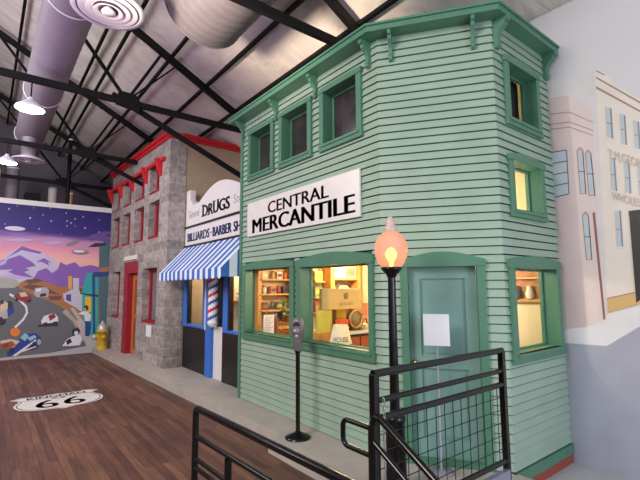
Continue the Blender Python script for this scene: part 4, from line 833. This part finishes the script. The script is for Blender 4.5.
b = MB(); p = FS.p(u1-.17, 1.0, -.15); b.box(p.x-.03, p.y-.02, .9, p.x+.01, p.y+.02, 1.1, MATS['brass']); b.build('door_handle', dd)
b = MB(); FS.box(b, SD[0]+.08, SD[1]-.1, 2.47, 2.58, 0, .03, WHITEP); o = b.build('door_placard', loc=FS.p(SD[0]+.5, 2.5, .01)); tag(o, 'narrow white placard above the red-framed door of the stone building', 'placard')
b = MB(); FS.box(b, k_(10.5), k_(10.12), .60, .86, .001, .012, PAPER); o = b.build('paper_notice', loc=FS.p(k_(10.3), .7, .01)); tag(o, 'white paper notice fixed to the stone wall under the near ground floor window', 'notice')

# ------------------------------------------------------------------ fire hydrant
hx, hy = 2.76, 13.6
HY = mat('hydrant_yellow', (200, 160, 46), .45, var=.1); HS = mat('hydrant_silver', (190, 186, 180), .4, .3)
h_ = thing('fire_hydrant', 'yellow fire hydrant with a pale silver top on the sidewalk below the mural', 'hydrant', (hx, hy, 0))
b = MB(); b.lathe([(.17, 0), (.17, .05), (.13, .06), (.13, .10), (.125, .48), (.16, .49), (.16, .54), (.11, .55)], HY, (hx, hy, 0), 20); b.build('barrel', h_)
b = MB(); b.lathe([(.14, .55), (.135, .62), (.10, .69), (.05, .73), (.035, .74), (.035, .80), (.001, .805)], HS, (hx, hy, 0), 20); b.build('bonnet', h_)
for (dx, dy, r) in ((-1, 0, .075), (0, -1, .055), (0, 1, .055)):
    b = MB(); b.tube([(hx+dx*.09, hy+dy*.09, .36), (hx+dx*.19, hy+dy*.19, .36)], r, HY, 12); b.build('outlet', h_)
    b = MB(); b.tube([(hx+dx*.19, hy+dy*.19, .36), (hx+dx*.23, hy+dy*.23, .36), (hx+dx*.26, hy+dy*.26, .36)], r, HS if dx else HY, 8, rs=[r*1.15, r*1.15, .025]); b.build('cap', h_)

# ------------------------------------------------------------------ parking meter
mx_, my_ = 2.955, 4.185
MG = mat('meter_grey_metal', (120, 112, 116), .45, .35, var=.12, vscale=20); MD = mat('meter_dark_glass', (60, 58, 62), .15)
t = thing('parking_meter', 'old grey-headed parking meter on a black post at the sidewalk edge', 'parking meter', (mx_, my_, 0))
b = MB(); b.lathe([(.15, 0), (.15, .012), (.12, .03), (.06, .05), (.035, .07)], BLACK, (mx_, my_, 0), 24); b.build('base', t)
b = MB(); b.lathe([(.026, .05), (.026, .95), (.034, .955), (.034, .99)], BLACK, (mx_, my_, 0), 14); b.build('post', t)
hd = None
prof = [(.034, .96), (.05, .99), (.055, 1.10), (.068, 1.17), (.078, 1.20), (.078, 1.27), (.068, 1.32), (.045, 1.358), (.001, 1.372)]
b = MB(); seg = 20; V = []
dirc = Vector((-math.sin(.9), -math.cos(.9), 0)); sidec = Vector((math.cos(.9), -math.sin(.9), 0))
for (r, z) in prof:
    for k in range(seg):
        a = 2*PI*k/seg; V.append(Vector((mx_, my_, z)) + sidec*(r*math.cos(a)*1.05) + dirc*(r*math.sin(a)*.72))
b.add(V, [(i*seg+k, i*seg+(k+1) % seg, (i+1)*seg+(k+1) % seg, (i+1)*seg+k) for i in range(len(prof)-1) for k in range(seg)], MG, True); hd = b.build('head', t)
def onface(u, z, n): return Vector((mx_, my_, z)) + sidec*u + dirc*n
b = MB(); A = [onface(.044*math.cos(k*PI/8), 1.27+.05*math.sin(k*PI/8), .05) for k in range(9)]; B_ = [onface(.044*math.cos(k*PI/8), 1.27+.05*math.sin(k*PI/8), .062) for k in range(9)]; b.prism(A, B_, MD); b.build('dial_window', hd)
b = MB(); P8 = [(-.035, 1.205), (.03, 1.205), (.03, 1.235), (-.035, 1.235)]; b.prism([onface(u, z, .05) for u, z in P8], [onface(u, z, .064) for u, z in P8], HS); b.build('coin_plate', hd)
b = MB(); P8 = [(.0, 1.215), (.022, 1.215), (.022, 1.225), (.0, 1.225)]; b.prism([onface(u, z, .06) for u, z in P8], [onface(u, z, .067) for u, z in P8], MD); b.build('coin_slot', hd)
b = MB(); b.lathe([(.018, 0), (.018, .02), (.006, .025)], HS, (0, 0, 0), 10, 'y')
for v in b.v: q = v.copy(); v[:] = onface(q.x, 1.15+q.z, .035+q.y)
b.build('lock_knob', hd)

# ------------------------------------------------------------------ street lamp
lx, ly = 2.86, 2.60
t = thing('street_lamp', 'black street lamp with a glowing peach glass globe before the green door', 'street lamp', (lx, ly, 0))
b = MB(); b.lathe([(.13, 0), (.13, .04), (.105, .06), (.09, .10), (.08, .56), (.09, .58), (.09, .61), (.05, .65)], BLACK, (lx, ly, 0), 20); b.build('base', t)
b = MB(); b.lathe([(.046, .38), (.040, 1.0), (.034, 1.83)], BLACK, (lx, ly, 0), 18); b.build('pole', t)
b = MB(); b.lathe([(.036, 1.80), (.05, 1.83), (.085, 1.865), (.095, 1.88), (.09, 1.895), (.03, 1.90)], BLACK, (lx, ly, 0), 20); b.build('collar', t)
gm = bpy.data.materials.new('peach_lamp_glass'); gm.use_nodes = True; nt = gm.node_tree; bs = nt.nodes['Principled BSDF']
bs.inputs['Base Color'].default_value = (*s2l((238, 196, 176)), 1); bs.inputs['Roughness'].default_value = .35; bs.inputs['Transmission Weight'].default_value = .55
bs.inputs['Subsurface Weight'].default_value = 0; bs.inputs['Emission Color'].default_value = (*s2l((255, 160, 120)), 1); bs.inputs['Emission Strength'].default_value = .12; bs.inputs['IOR'].default_value = 1.1
b = MB(); b.lathe([(.08, 1.89), (.115, 1.93), (.14, 1.99), (.15, 2.05), (.141, 2.11), (.115, 2.165), (.08, 2.20), (.055, 2.215)], gm, (lx, ly, 0), 28); gl = b.build('globe', t)
b = MB(); b.lathe([(.055, 2.21), (.06, 2.225), (.06, 2.25), (.042, 2.265), (.046, 2.285), (.046, 2.305), (.028, 2.32), (.03, 2.338), (.012, 2.352), (.001, 2.355)], mat('finial_glass', (206, 180, 170), .3), (lx, ly, 0), 18); b.build('finial', t)
b = MB(); b.lathe([(.012, 1.90), (.02, 1.95), (.042, 1.99), (.045, 2.02), (.025, 2.06), (.001, 2.07)], mat('lamp_bulb_glow', (255, 200, 90), .5, emit=(255, 188, 70), estr=9), (lx, ly, 0), 16); b.build('bulb', t)

# ------------------------------------------------------------------ railings
COPPER = mat('lavender_grey_plate', (160, 154, 176), .3, .4)
t = thing('guard_railing', 'black metal guard railing with wire mesh in front of the green door', 'railing', (2.85, 2.05, 0))
yp, xa, xb = 2.05, 2.06, 3.66
for x in (xa, xb): b = MB(); b.box(x-.025, yp-.025, -.17 if x == xa else 0, x+.025, yp+.025, 1.15, BLACK); b.build('post', t, bevel=.004)
for z, r in ((1.15, .026), (.975, .02), (.86, .024), (.22, .022)):
    b = MB(); b.tube([(xa-.01, yp, z), (xb+.01, yp, z)], r, BLACK, 12); b.build('rail', t)
b = MB(); n = 15
for k in range(1, n): x = xa+(xb-xa)*k/n; b.tube([(x, yp, .22), (x, yp, .86)], .0035, BLACK, 6)
for k in range(1, 6): z = .22+.64*k/6; b.tube([(xa, yp, z), (xb, yp, z)], .0035, BLACK, 6)
b.build('wire_mesh', t)
b = MB(); b.box(xa+.02, yp-.04, .05, xb-.02, yp+.0, .16, COPPER); b.build('toe_plate', t)
ch = thing('hanging_chain', 'pale metal chain hanging on the left post of the mesh railing', 'chain', (2.105, 2.0, .5))
b = MB()
for k in range(17):
    z = .98-.03*k; pts = []
    for j in range(10):
        a = 2*PI*j/10; p, q = .008*math.cos(a), .02*math.sin(a)
        pts.append((2.10+.004*math.sin(k*.7)+(p if k % 2 else 0), 2.005+(0 if k % 2 else p), z+q))
    b.tube(pts, .0028, mat('chain_metal', (190, 186, 190), .3, .8), 6, True)
b.build('links', ch)
def arc(c, r, a0, a1, n=6):
    # in the y-z plane at x=c[0]
    return [(c[0], c[1]+r*math.cos(a0+(a1-a0)*k/n), c[2]+r*math.sin(a0+(a1-a0)*k/n)) for k in range(n+1)]
t = thing('stair_handrail', 'black tubular stair handrail with a looped end, left of the mesh railing', 'handrail', (2.02, 1.99, 0))
hx2 = 2.02
b = MB(); b.tube([(hx2, 2.035, -.17), (hx2, 2.035, .84)], .028, BLACK, 12); b.build('newel_post', t)
b = MB(); sl = .57; b.tube([(hx2, 2.035, .80), (hx2, 2.03, .86), (hx2, 2.00, .895), (hx2, 1.95, .885), (hx2, 1.2, .885-.75*sl)], .022, BLACK, 12); b.build('upper_rail', t)
b = MB(); b.tube([(hx2, 2.03, .74), (hx2, 1.2, .74-.83*sl)], .018, BLACK, 12); b.build('lower_rail', t)
b = MB(); r = .05; b.tube([(hx2, 2.03, .815), (hx2, 2.27, .815)] + arc((hx2, 2.27, .765), r, PI/2, 0) + arc((hx2, 2.27, .695), r, 0, -PI/2) + [(hx2, 2.03, .645)], .018, BLACK, 12); b.build('end_loop', t)
b = MB(); b.tube([(hx2, 1.35, -.17), (hx2, 1.35, .885-.6*sl)], .022, BLACK, 10); b.build('lower_post', t)
t = thing('landing_railing', 'black tubular railing with rounded corner beside the wooden floor at bottom left', 'railing', (1.29, 2.3, FLOOR))
rx = 1.30
b = MB(); b.tube([(rx-.02, 3.10, FLOOR), (rx-.02, 3.10, .80)] + arc((rx-.02, 3.06, .81), .04, 0, PI/2, 5) + [(rx+.05, 1.2, .85)], .024, BLACK, 12); b.build('top_rail', t)
b = MB(); b.tube([(rx-.02, 3.08, .655), (rx+.05, 1.2, .655)], .018, BLACK, 10); b.build('middle_rail', t)
b = MB(); b.tube([(rx-.02, 3.08, .50), (rx-.005, 2.62, .50)], .016, BLACK, 10); b.build('short_rail', t)
b = MB(); b.tube([(rx-.02, 3.08, .44), (rx-.005, 2.62, .44)], .016, BLACK, 10); b.build('short_rail', t)
b = MB(); b.tube([(rx-.005, 2.60, FLOOR), (rx-.005, 2.60, .64)], .024, BLACK, 10); b.build('inner_post', t)
b = MB(); b.tube([(rx+.04, 1.4, FLOOR), (rx+.04, 1.4, .84)], .024, BLACK, 10); b.build('inner_post', t)

# ------------------------------------------------------------------ painted road shield on the floor
SHW, SHB = mat('shield_white_paint', (220, 214, 212), .5, var=.05), mat('shield_black_paint', (34, 28, 30), .5)
half = [(0, 7.93), (.12, 8.0), (.30, 8.03), (.46, 8.09), (.57, 8.2), (.63, 8.36), (.64, 8.5), (.60, 8.64), (.55, 8.76), (.56, 8.86), (.66, 8.98), (.50, 9.10), (.36, 9.05), (.20, 9.04), (0, 9.10)]
cxs, cys = 1.13, 8.5
def shield(s, z, mt, mb):
    pts = [(cxs+x*s, cys+(y-cys)*s) for x, y in half] + [(cxs-x*s, cys+(y-cys)*s) for x, y in half[-2:0:-1]]
    mb.prism([(x, y, FLOOR-.001) for x, y in pts], [(x, y, z) for x, y in pts], mt)
b = MB(); shield(1, FLOOR+.002, SHW, b); shield(.95, FLOOR+.003, SHB, b); shield(.925, FLOOR+.004, SHW, b)
so = b.build('road_shield', loc=(cxs, cys, FLOOR)); tag(so, 'white KINGMAN 66 road shield painted on the dark wooden floor', 'road sign')
b = MB(); fl = lambda u, v: Vector((u, v, FLOOR+.006))
letters(b, 'KINGMAN', fl, .70, 1.57, 8.83, 8.99, SHB, .0, fat=.005, fat_n=1); letters(b, 'AZ', fl, 1.02, 1.26, 8.67, 8.76, SHB, .01)
letters(b, '6', fl, .78, 1.08, 8.12, 8.64, SHB, .0, fat=.009, fat_n=1); letters(b, '6', fl, 1.17, 1.47, 8.12, 8.64, SHB, .0, fat=.009, fat_n=1)
b.add([fl(.62, 8.79), fl(1.64, 8.79), fl(1.64, 8.805), fl(.62, 8.805)], [(0, 1, 2, 3)], SHB); b.build('lettering', so)

# ------------------------------------------------------------------ murals
def painted(name, rgb): return mat('mural_'+name, rgb, .5, var=.04, vscale=4)
PAL = dict(far_white=(196, 186, 214), purple_mtn=(134, 92, 172), lavender=(190, 170, 210), desert=(170, 112, 72), desert_dark=(110, 74, 60), road=(104, 104, 110), road_light=(168, 168, 160),
  side_pale=(184, 180, 180), white=(228, 224, 230), red_car=(150, 44, 60), cream=(214, 190, 160), silver=(176, 172, 176), dark=(48, 44, 54), blue_car=(40, 62, 140), glass_blue=(150, 190, 210), rust=(160, 84, 56), greenp=(80, 110, 84), orange=(230, 124, 40),
  white_house=(198, 192, 206), window_purple=(84, 74, 140), orange_tower=(226, 160, 90), turquoise=(52, 164, 164), yellow_door=(236, 184, 40), teal_dark=(78, 104, 110), canopy_blue=(44, 66, 120), jeans=(44, 66, 130), hair=(70, 44, 40), skin=(206, 150, 124),
  ufo_white=(214, 208, 226), ufo_grey=(140, 128, 136), purple_cloud=(106, 76, 136),
  m_road=(160, 160, 176), m_side=(216, 212, 218), m_whiteside=(208, 200, 202), m_front=(220, 207, 199), m_cornice=(150, 124, 112), m_pinkleft=(202, 180, 182), m_pinkfront=(214, 194, 192), m_pinkline=(170, 132, 138), m_pinkline2=(176, 124, 126),
  m_window=(176, 186, 196), m_line=(84, 76, 92), m_line2=(140, 84, 88), m_grey=(128, 126, 140), m_cream=(230, 222, 210), m_gold=(202, 164, 110), m_black=(44, 38, 42))
sky = bpy.data.materials.new('mural_dusk_sky'); sky.use_nodes = True; nt = sky.node_tree; bs = nt.nodes['Principled BSDF']; bs.inputs['Roughness'].default_value = .5
g = nt.nodes.new('ShaderNodeNewGeometry'); sp = nt.nodes.new('ShaderNodeSeparateXYZ'); nt.links.new(g.outputs['Position'], sp.inputs[0])
n = nt.nodes.new('ShaderNodeTexNoise'); n.inputs['Scale'].default_value = 1.5; mp = nt.nodes.new('ShaderNodeMapping'); mp.inputs['Scale'].default_value = (.5, 1, 3); nt.links.new(g.outputs['Position'], mp.inputs[0]); nt.links.new(mp.outputs[0], n.inputs['Vector'])
ma = nt.nodes.new('ShaderNodeMath'); ma.operation = 'MULTIPLY_ADD'; ma.inputs[1].default_value = .35; nt.links.new(n.outputs[0], ma.inputs[0]); nt.links.new(sp.outputs[2], ma.inputs[2])
mr = nt.nodes.new('ShaderNodeMapRange'); mr.inputs[1].default_value = 2.4; mr.inputs[2].default_value = 4.3; nt.links.new(ma.outputs[0], mr.inputs[0])
cr = nt.nodes.new('ShaderNodeValToRGB'); els = cr.color_ramp.elements
els[0].position = 0; els[0].color = (*s2l((236, 176, 160)), 1); els[1].position = 1; els[1].color = (*s2l((36, 24, 98)), 1)
for ps, c in ((.16, (240, 180, 168)), (.32, (226, 146, 170)), (.46, (186, 138, 178)), (.53, (110, 80, 156)), (.57, (56, 36, 122)), (.75, (44, 28, 112))):
    e = els.new(ps); e.color = (*s2l(c), 1)
nt.links.new(mr.outputs[0], cr.inputs[0]); nt.links.new(cr.outputs[0], bs.inputs['Base Color'])
b = MB(); b.box(-2.2, YB+.02, FLOOR-.05, 3.3, YB+.16, 4.17, WHITEP); o = b.build('wall_far'); struct(o)
b = MB(); b.box(-2.2, YB, FLOOR, 3.12, YB+.018, 4.04, sky)
for i, (nm, pts) in enumerate(NIGHT_MURAL):
    pts = [(max(-2.2, min(3.11, x)), max(FLOOR, min(4.03, z))) for x, z in pts]
    b.add([(x, YB-.0012-.0002*i, z) for x, z in pts], [list(range(len(pts)))], painted(nm, PAL[nm]))
o = b.build('night_road_mural', loc=(.6, YB, FLOOR)); tag(o, 'large painted mural of a purple starry desert sky, winding road and old cars', 'mural')
b = MB(); b.box(-2.2, YB-.03, 4.04, 3.12, YB+.018, 4.18, WHITEP); o = b.build('trim_1'); struct(o)
b = MB()
for i, (nm, pts) in enumerate(STREET_MURAL):
    pts = [(y, max(FLOOR2, z)) for y, z in pts]
    b.add([(XW-.0012-.00015*i, y, z) for y, z in pts], [list(range(len(pts)))], painted(nm, PAL[nm]))
o = b.build('street_mural', loc=(XW-.01, 1.6, 1)); tag(o, 'painted mural of pale old street buildings on the grey right-hand wall', 'mural')
b = MB(); sm = lambda u, z: Vector((XW-.0185, 1.572-u, z)); LT = mat('mural_letter_taupe', (192, 176, 168), .5)
letters(b, 'T.M.GEORGE', sm, 0, .36, 3.085, 3.185, LT, .0, shear=-.235); b.build('lettering', o); b = MB(); letters(b, 'WHOLESALE', sm, 0, .34, 2.63, 2.715, LT, .0, shear=-.17); b.build('lettering', o)

# ------------------------------------------------------------------ roof steel
def beam(mb, a, c, w, d, mt=STEEL):
    a, c = Vector(a), Vector(c); t_ = (c-a).normalized(); s = Vector((0, 1, 0)); n_ = t_.cross(s).normalized()
    A = [a+s*w/2*i+n_*d/2*j for i, j in ((-1, -1), (1, -1), (1, 1), (-1, 1))]; mb.prism(A, [p+(c-a) for p in A], mt)
TIE = 5.09
for y, lab in ((4.22, 'nearest'), (8.0, 'second'), (11.8, 'third'), (15.6, 'farthest')):
    t = thing('roof_truss', {'nearest': 'black steel roof truss passing just above the green corner shop', 'second': 'black steel roof truss spanning above the drug store, with the nearer pendant lamp', 'third': 'black steel roof truss crossing above the stone building', 'farthest': 'black steel roof truss beyond the night road mural'}[lab], 'roof truss', (-2, y, TIE), 'black roof trusses')
    cz = lambda x: roof_z(x)-.15
    for sgn in (1, -1):
        X_ = (lambda x: x) if sgn > 0 else (lambda x: -4-x)
        b = MB(); beam(b, (X_(-2), y, cz(-2)), (X_(5.0), y, cz(5.0)), .08, .13); b.build('top_chord', t)
        if lab in ('second', 'third', 'farthest'):
            xe = 5.12; b = MB(); beam(b, (X_(1.6), y+.06, 5.2), (X_(xe), y+.06, 5.2-(xe-1.6)*.42), .05, .10); b.build('knee_brace', t)
        if lab == 'nearest' and sgn > 0: continue
        for (xa_, za_, xb_) in ((1.84, 5.12, -.13), (1.84, 5.12, 2.45)):
            b = MB(); beam(b, (X_(xa_), y, za_), (X_(xb_), y, cz(xb_)), .04, .055); b.build('web', t)
        b = MB(); beam(b, (X_(1.84), y, 5.12), (X_(2.75), y, cz(2.75)), .03, .03); b.build('web', t)
        b = MB(); pts = [(1.66, 5.02), (2.06, 4.96), (2.08, 5.12), (1.98, 5.26), (1.70, 5.26)]; b.prism([(X_(x), y-.05, z) for x, z in pts], [(X_(x), y+.05, z) for x, z in pts], STEEL); b.build('gusset_plate', t)
    b = MB(); beam(b, (-8.6, y, TIE), (4.62, y, TIE), .07, .11); b.build('tie_beam', t)
for i, (x, r_) in enumerate(((4.05, .03), (3.37, .03), (2.64, .028), (1.90, .028), (1.60, .028), (.66, .045), (.30, .028), (-.45, .028))):
    od = ('first', 'second', 'third', 'fourth', 'fifth', 'sixth', 'seventh', 'eighth', 'ninth')[i]
    z = roof_z(x)-.045; b = MB(); b.box(x-r_, -2, z-r_, x+r_, 18.1, z+r_, STEEL); o = b.build('roof_purlin', loc=(x, 8, z)); tag(o, 'thin black roof purlin under the insulation, %s from the right-hand wall' % od, 'purlin', 'black roof purlins')

# ------------------------------------------------------------------ ducts, diffusers, lamps
dx_, dz_ = .71, 5.70
t = thing('air_duct', 'long round white air duct hanging above the floor along the ceiling', 'air duct', (dx_, 9, dz_))
b = MB(); prof = []
for k in range(40): yy = 4.0+k*.27; prof += [(.32, yy), (.325, yy+.13), (.32, yy+.26)]
b.lathe(prof, DUCT, (dx_, 0, dz_), 28, 'y'); b.build('duct_pipe', t)
for y in (6.3, 9.9, 13.0):
    b = MB(); b.tube([(dx_+(.338)*math.cos(a*PI/14), y, dz_+(.338)*math.sin(a*PI/14)) for a in range(28)], .012, DIFF, 6, True); b.build('strap', t)
t = thing('air_duct', 'wide ribbed grey duct end at the top edge, right of the large diffuser', 'air duct', (2.25, 4.2, 5.72))
b = MB(); prof = [(.05, 2.0)]
GDUCT = mat('grey_trunk_duct', (104, 97, 103), .65, var=.08)
for k in range(24): yy = 2.0+k*.146; prof += [(.58, yy), (.588, yy+.05), (.588, yy+.08), (.58, yy+.14)]
b.lathe(prof, GDUCT, (2.25, 0, 5.72), 40, 'y'); b.build('duct_pipe', t)
b = MB(); b.tube([(2.25+.585*math.cos(a*PI/18), 5.48, 5.72+.585*math.sin(a*PI/18)) for a in range(36)], .014, GDUCT, 6, True); b.build('end_rim', t)
def diffuser(x, y, z, r, label, ztop):
    t = thing('air_diffuser', label, 'air diffuser', (x, y, z), 'round ceiling air diffusers')
    b = MB(); b.lathe([(r*.86, .0), (r, .0), (r, .025), (r*.5, .10), (r*.45, .12)], DIFF, (x, y, z), 36, cap=False); b.build('rim', t)
    for q, h in ((.80, .0), (.60, -.012), (.40, -.024)):
        b = MB(); b.lathe([(r*q*.68, h+.02), (r*q, h-.004), (r*q*1.02, h), (r*q*.7, h+.03)], DIFF, (x, y, z), 32, cap=False); b.build('cone_ring', t)
    b = MB(); b.lathe([(.01, -.045), (r*.18, -.04), (r*.2, -.025), (r*.1, .03)], DIFF, (x, y, z), 24); b.build('center_disc', t)
    b = MB(); b.lathe([(r*.1, .055), (r*.84, .045), (r*.84, .05), (r*.1, .06)], mat('diffuser_gap_shade', (92, 86, 98), .6), (x, y, z), 32); b.build('gap_shade_disc', t)  # dark disc, its colour puts shade into the gaps between the rings
    b = MB(); b.lathe([(r*.46, .11), (r*.46, ztop-z)], DUCT, (x, y, z), 24); b.build('neck', t)
diffuser(.96, 5.25, 5.0, .40, 'large round white air diffuser at the top left, near the camera', 5.13)
diffuser(.66, 12.2, 4.8, .34, 'smaller round white air diffuser hanging far down the long duct', 5.36)
GLOW = mat('lamp_glow', (255, 250, 240), .5, emit=(255, 248, 238), estr=22)
for (x, y, lab) in ((.41, 8.0, 'bright white pendant lamp hanging from the second roof truss'), (.24, 11.8, 'bright white pendant lamp hanging farther off at the left edge')):
    t = thing('pendant_lamp', lab, 'pendant lamp', (x, y, 4.55), 'white pendant lamps')
    b = MB(); b.tube([(x, y, TIE-.05), (x, y, 4.74)], .012, STEEL, 8); b.build('cord', t)
    b = MB(); b.lathe([(.03, 4.78), (.05, 4.74), (.12, 4.68), (.20, 4.62), (.215, 4.585), (.20, 4.58)], DIFF, (x, y, 0), 28); b.build('shade', t)
    b = MB(); b.lathe([(.01, 4.555), (.12, 4.56), (.198, 4.58), (.198, 4.588)], GLOW, (x, y, 0), 28); b.build('bulb', t)

# ------------------------------------------------------------------ things standing beyond the mural
def vert(name, x, y, r, z1, mt, label, cat, extra=None):
    t = thing(name, label, cat, (x, y, FLOOR)); b = MB(); b.lathe([(r, FLOOR), (r, z1-.05), (r*.9, z1), (r*.3, z1+.01)], mt, (x, y, 0), 18); b.build('shell', t)
    for z in (2.0, z1-.12): b = MB(); b.lathe([(r*1.03, z), (r*1.03, z+.05)], DIFF, (x, y, 0), 18); b.build('band', t)
vert('storage_tank', 1.61, 16.3, .13, 5.05, mat('cream_tank', (206, 196, 186), .4), 'pale cream cylinder rising behind the top of the night road mural', 'tank')
vert('storage_tank', 2.13, 16.3, .09, 5.0, mat('tan_tank', (178, 130, 92), .5), 'narrow tan cylinder rising behind the mural, right of the cream cylinder', 'tank')
vert('vertical_duct', .52, 16.3, .17, 5.6, DUCT, 'grey vertical duct rising behind the mural at the left', 'duct')
vert('yellow_pipe', .16, 15.2, .025, 5.2, mat('yellow_pipe', (214, 186, 70), .5), 'thin yellow pipe at the left edge above the mural', 'pipe')
vert('steel_column', 1.83, 14.62, .055, 6.35, STEEL, 'black steel column rising behind the mural to the roof', 'column')
b = MB(); b.box(.85, 16.0, FLOOR, 1.25, 16.6, 4.75, STEEL); o = b.build('dark_cabinet', loc=(1, 16.3, FLOOR)); tag(o, 'dark box standing behind the mural between the duct and the cream cylinder', 'cabinet')
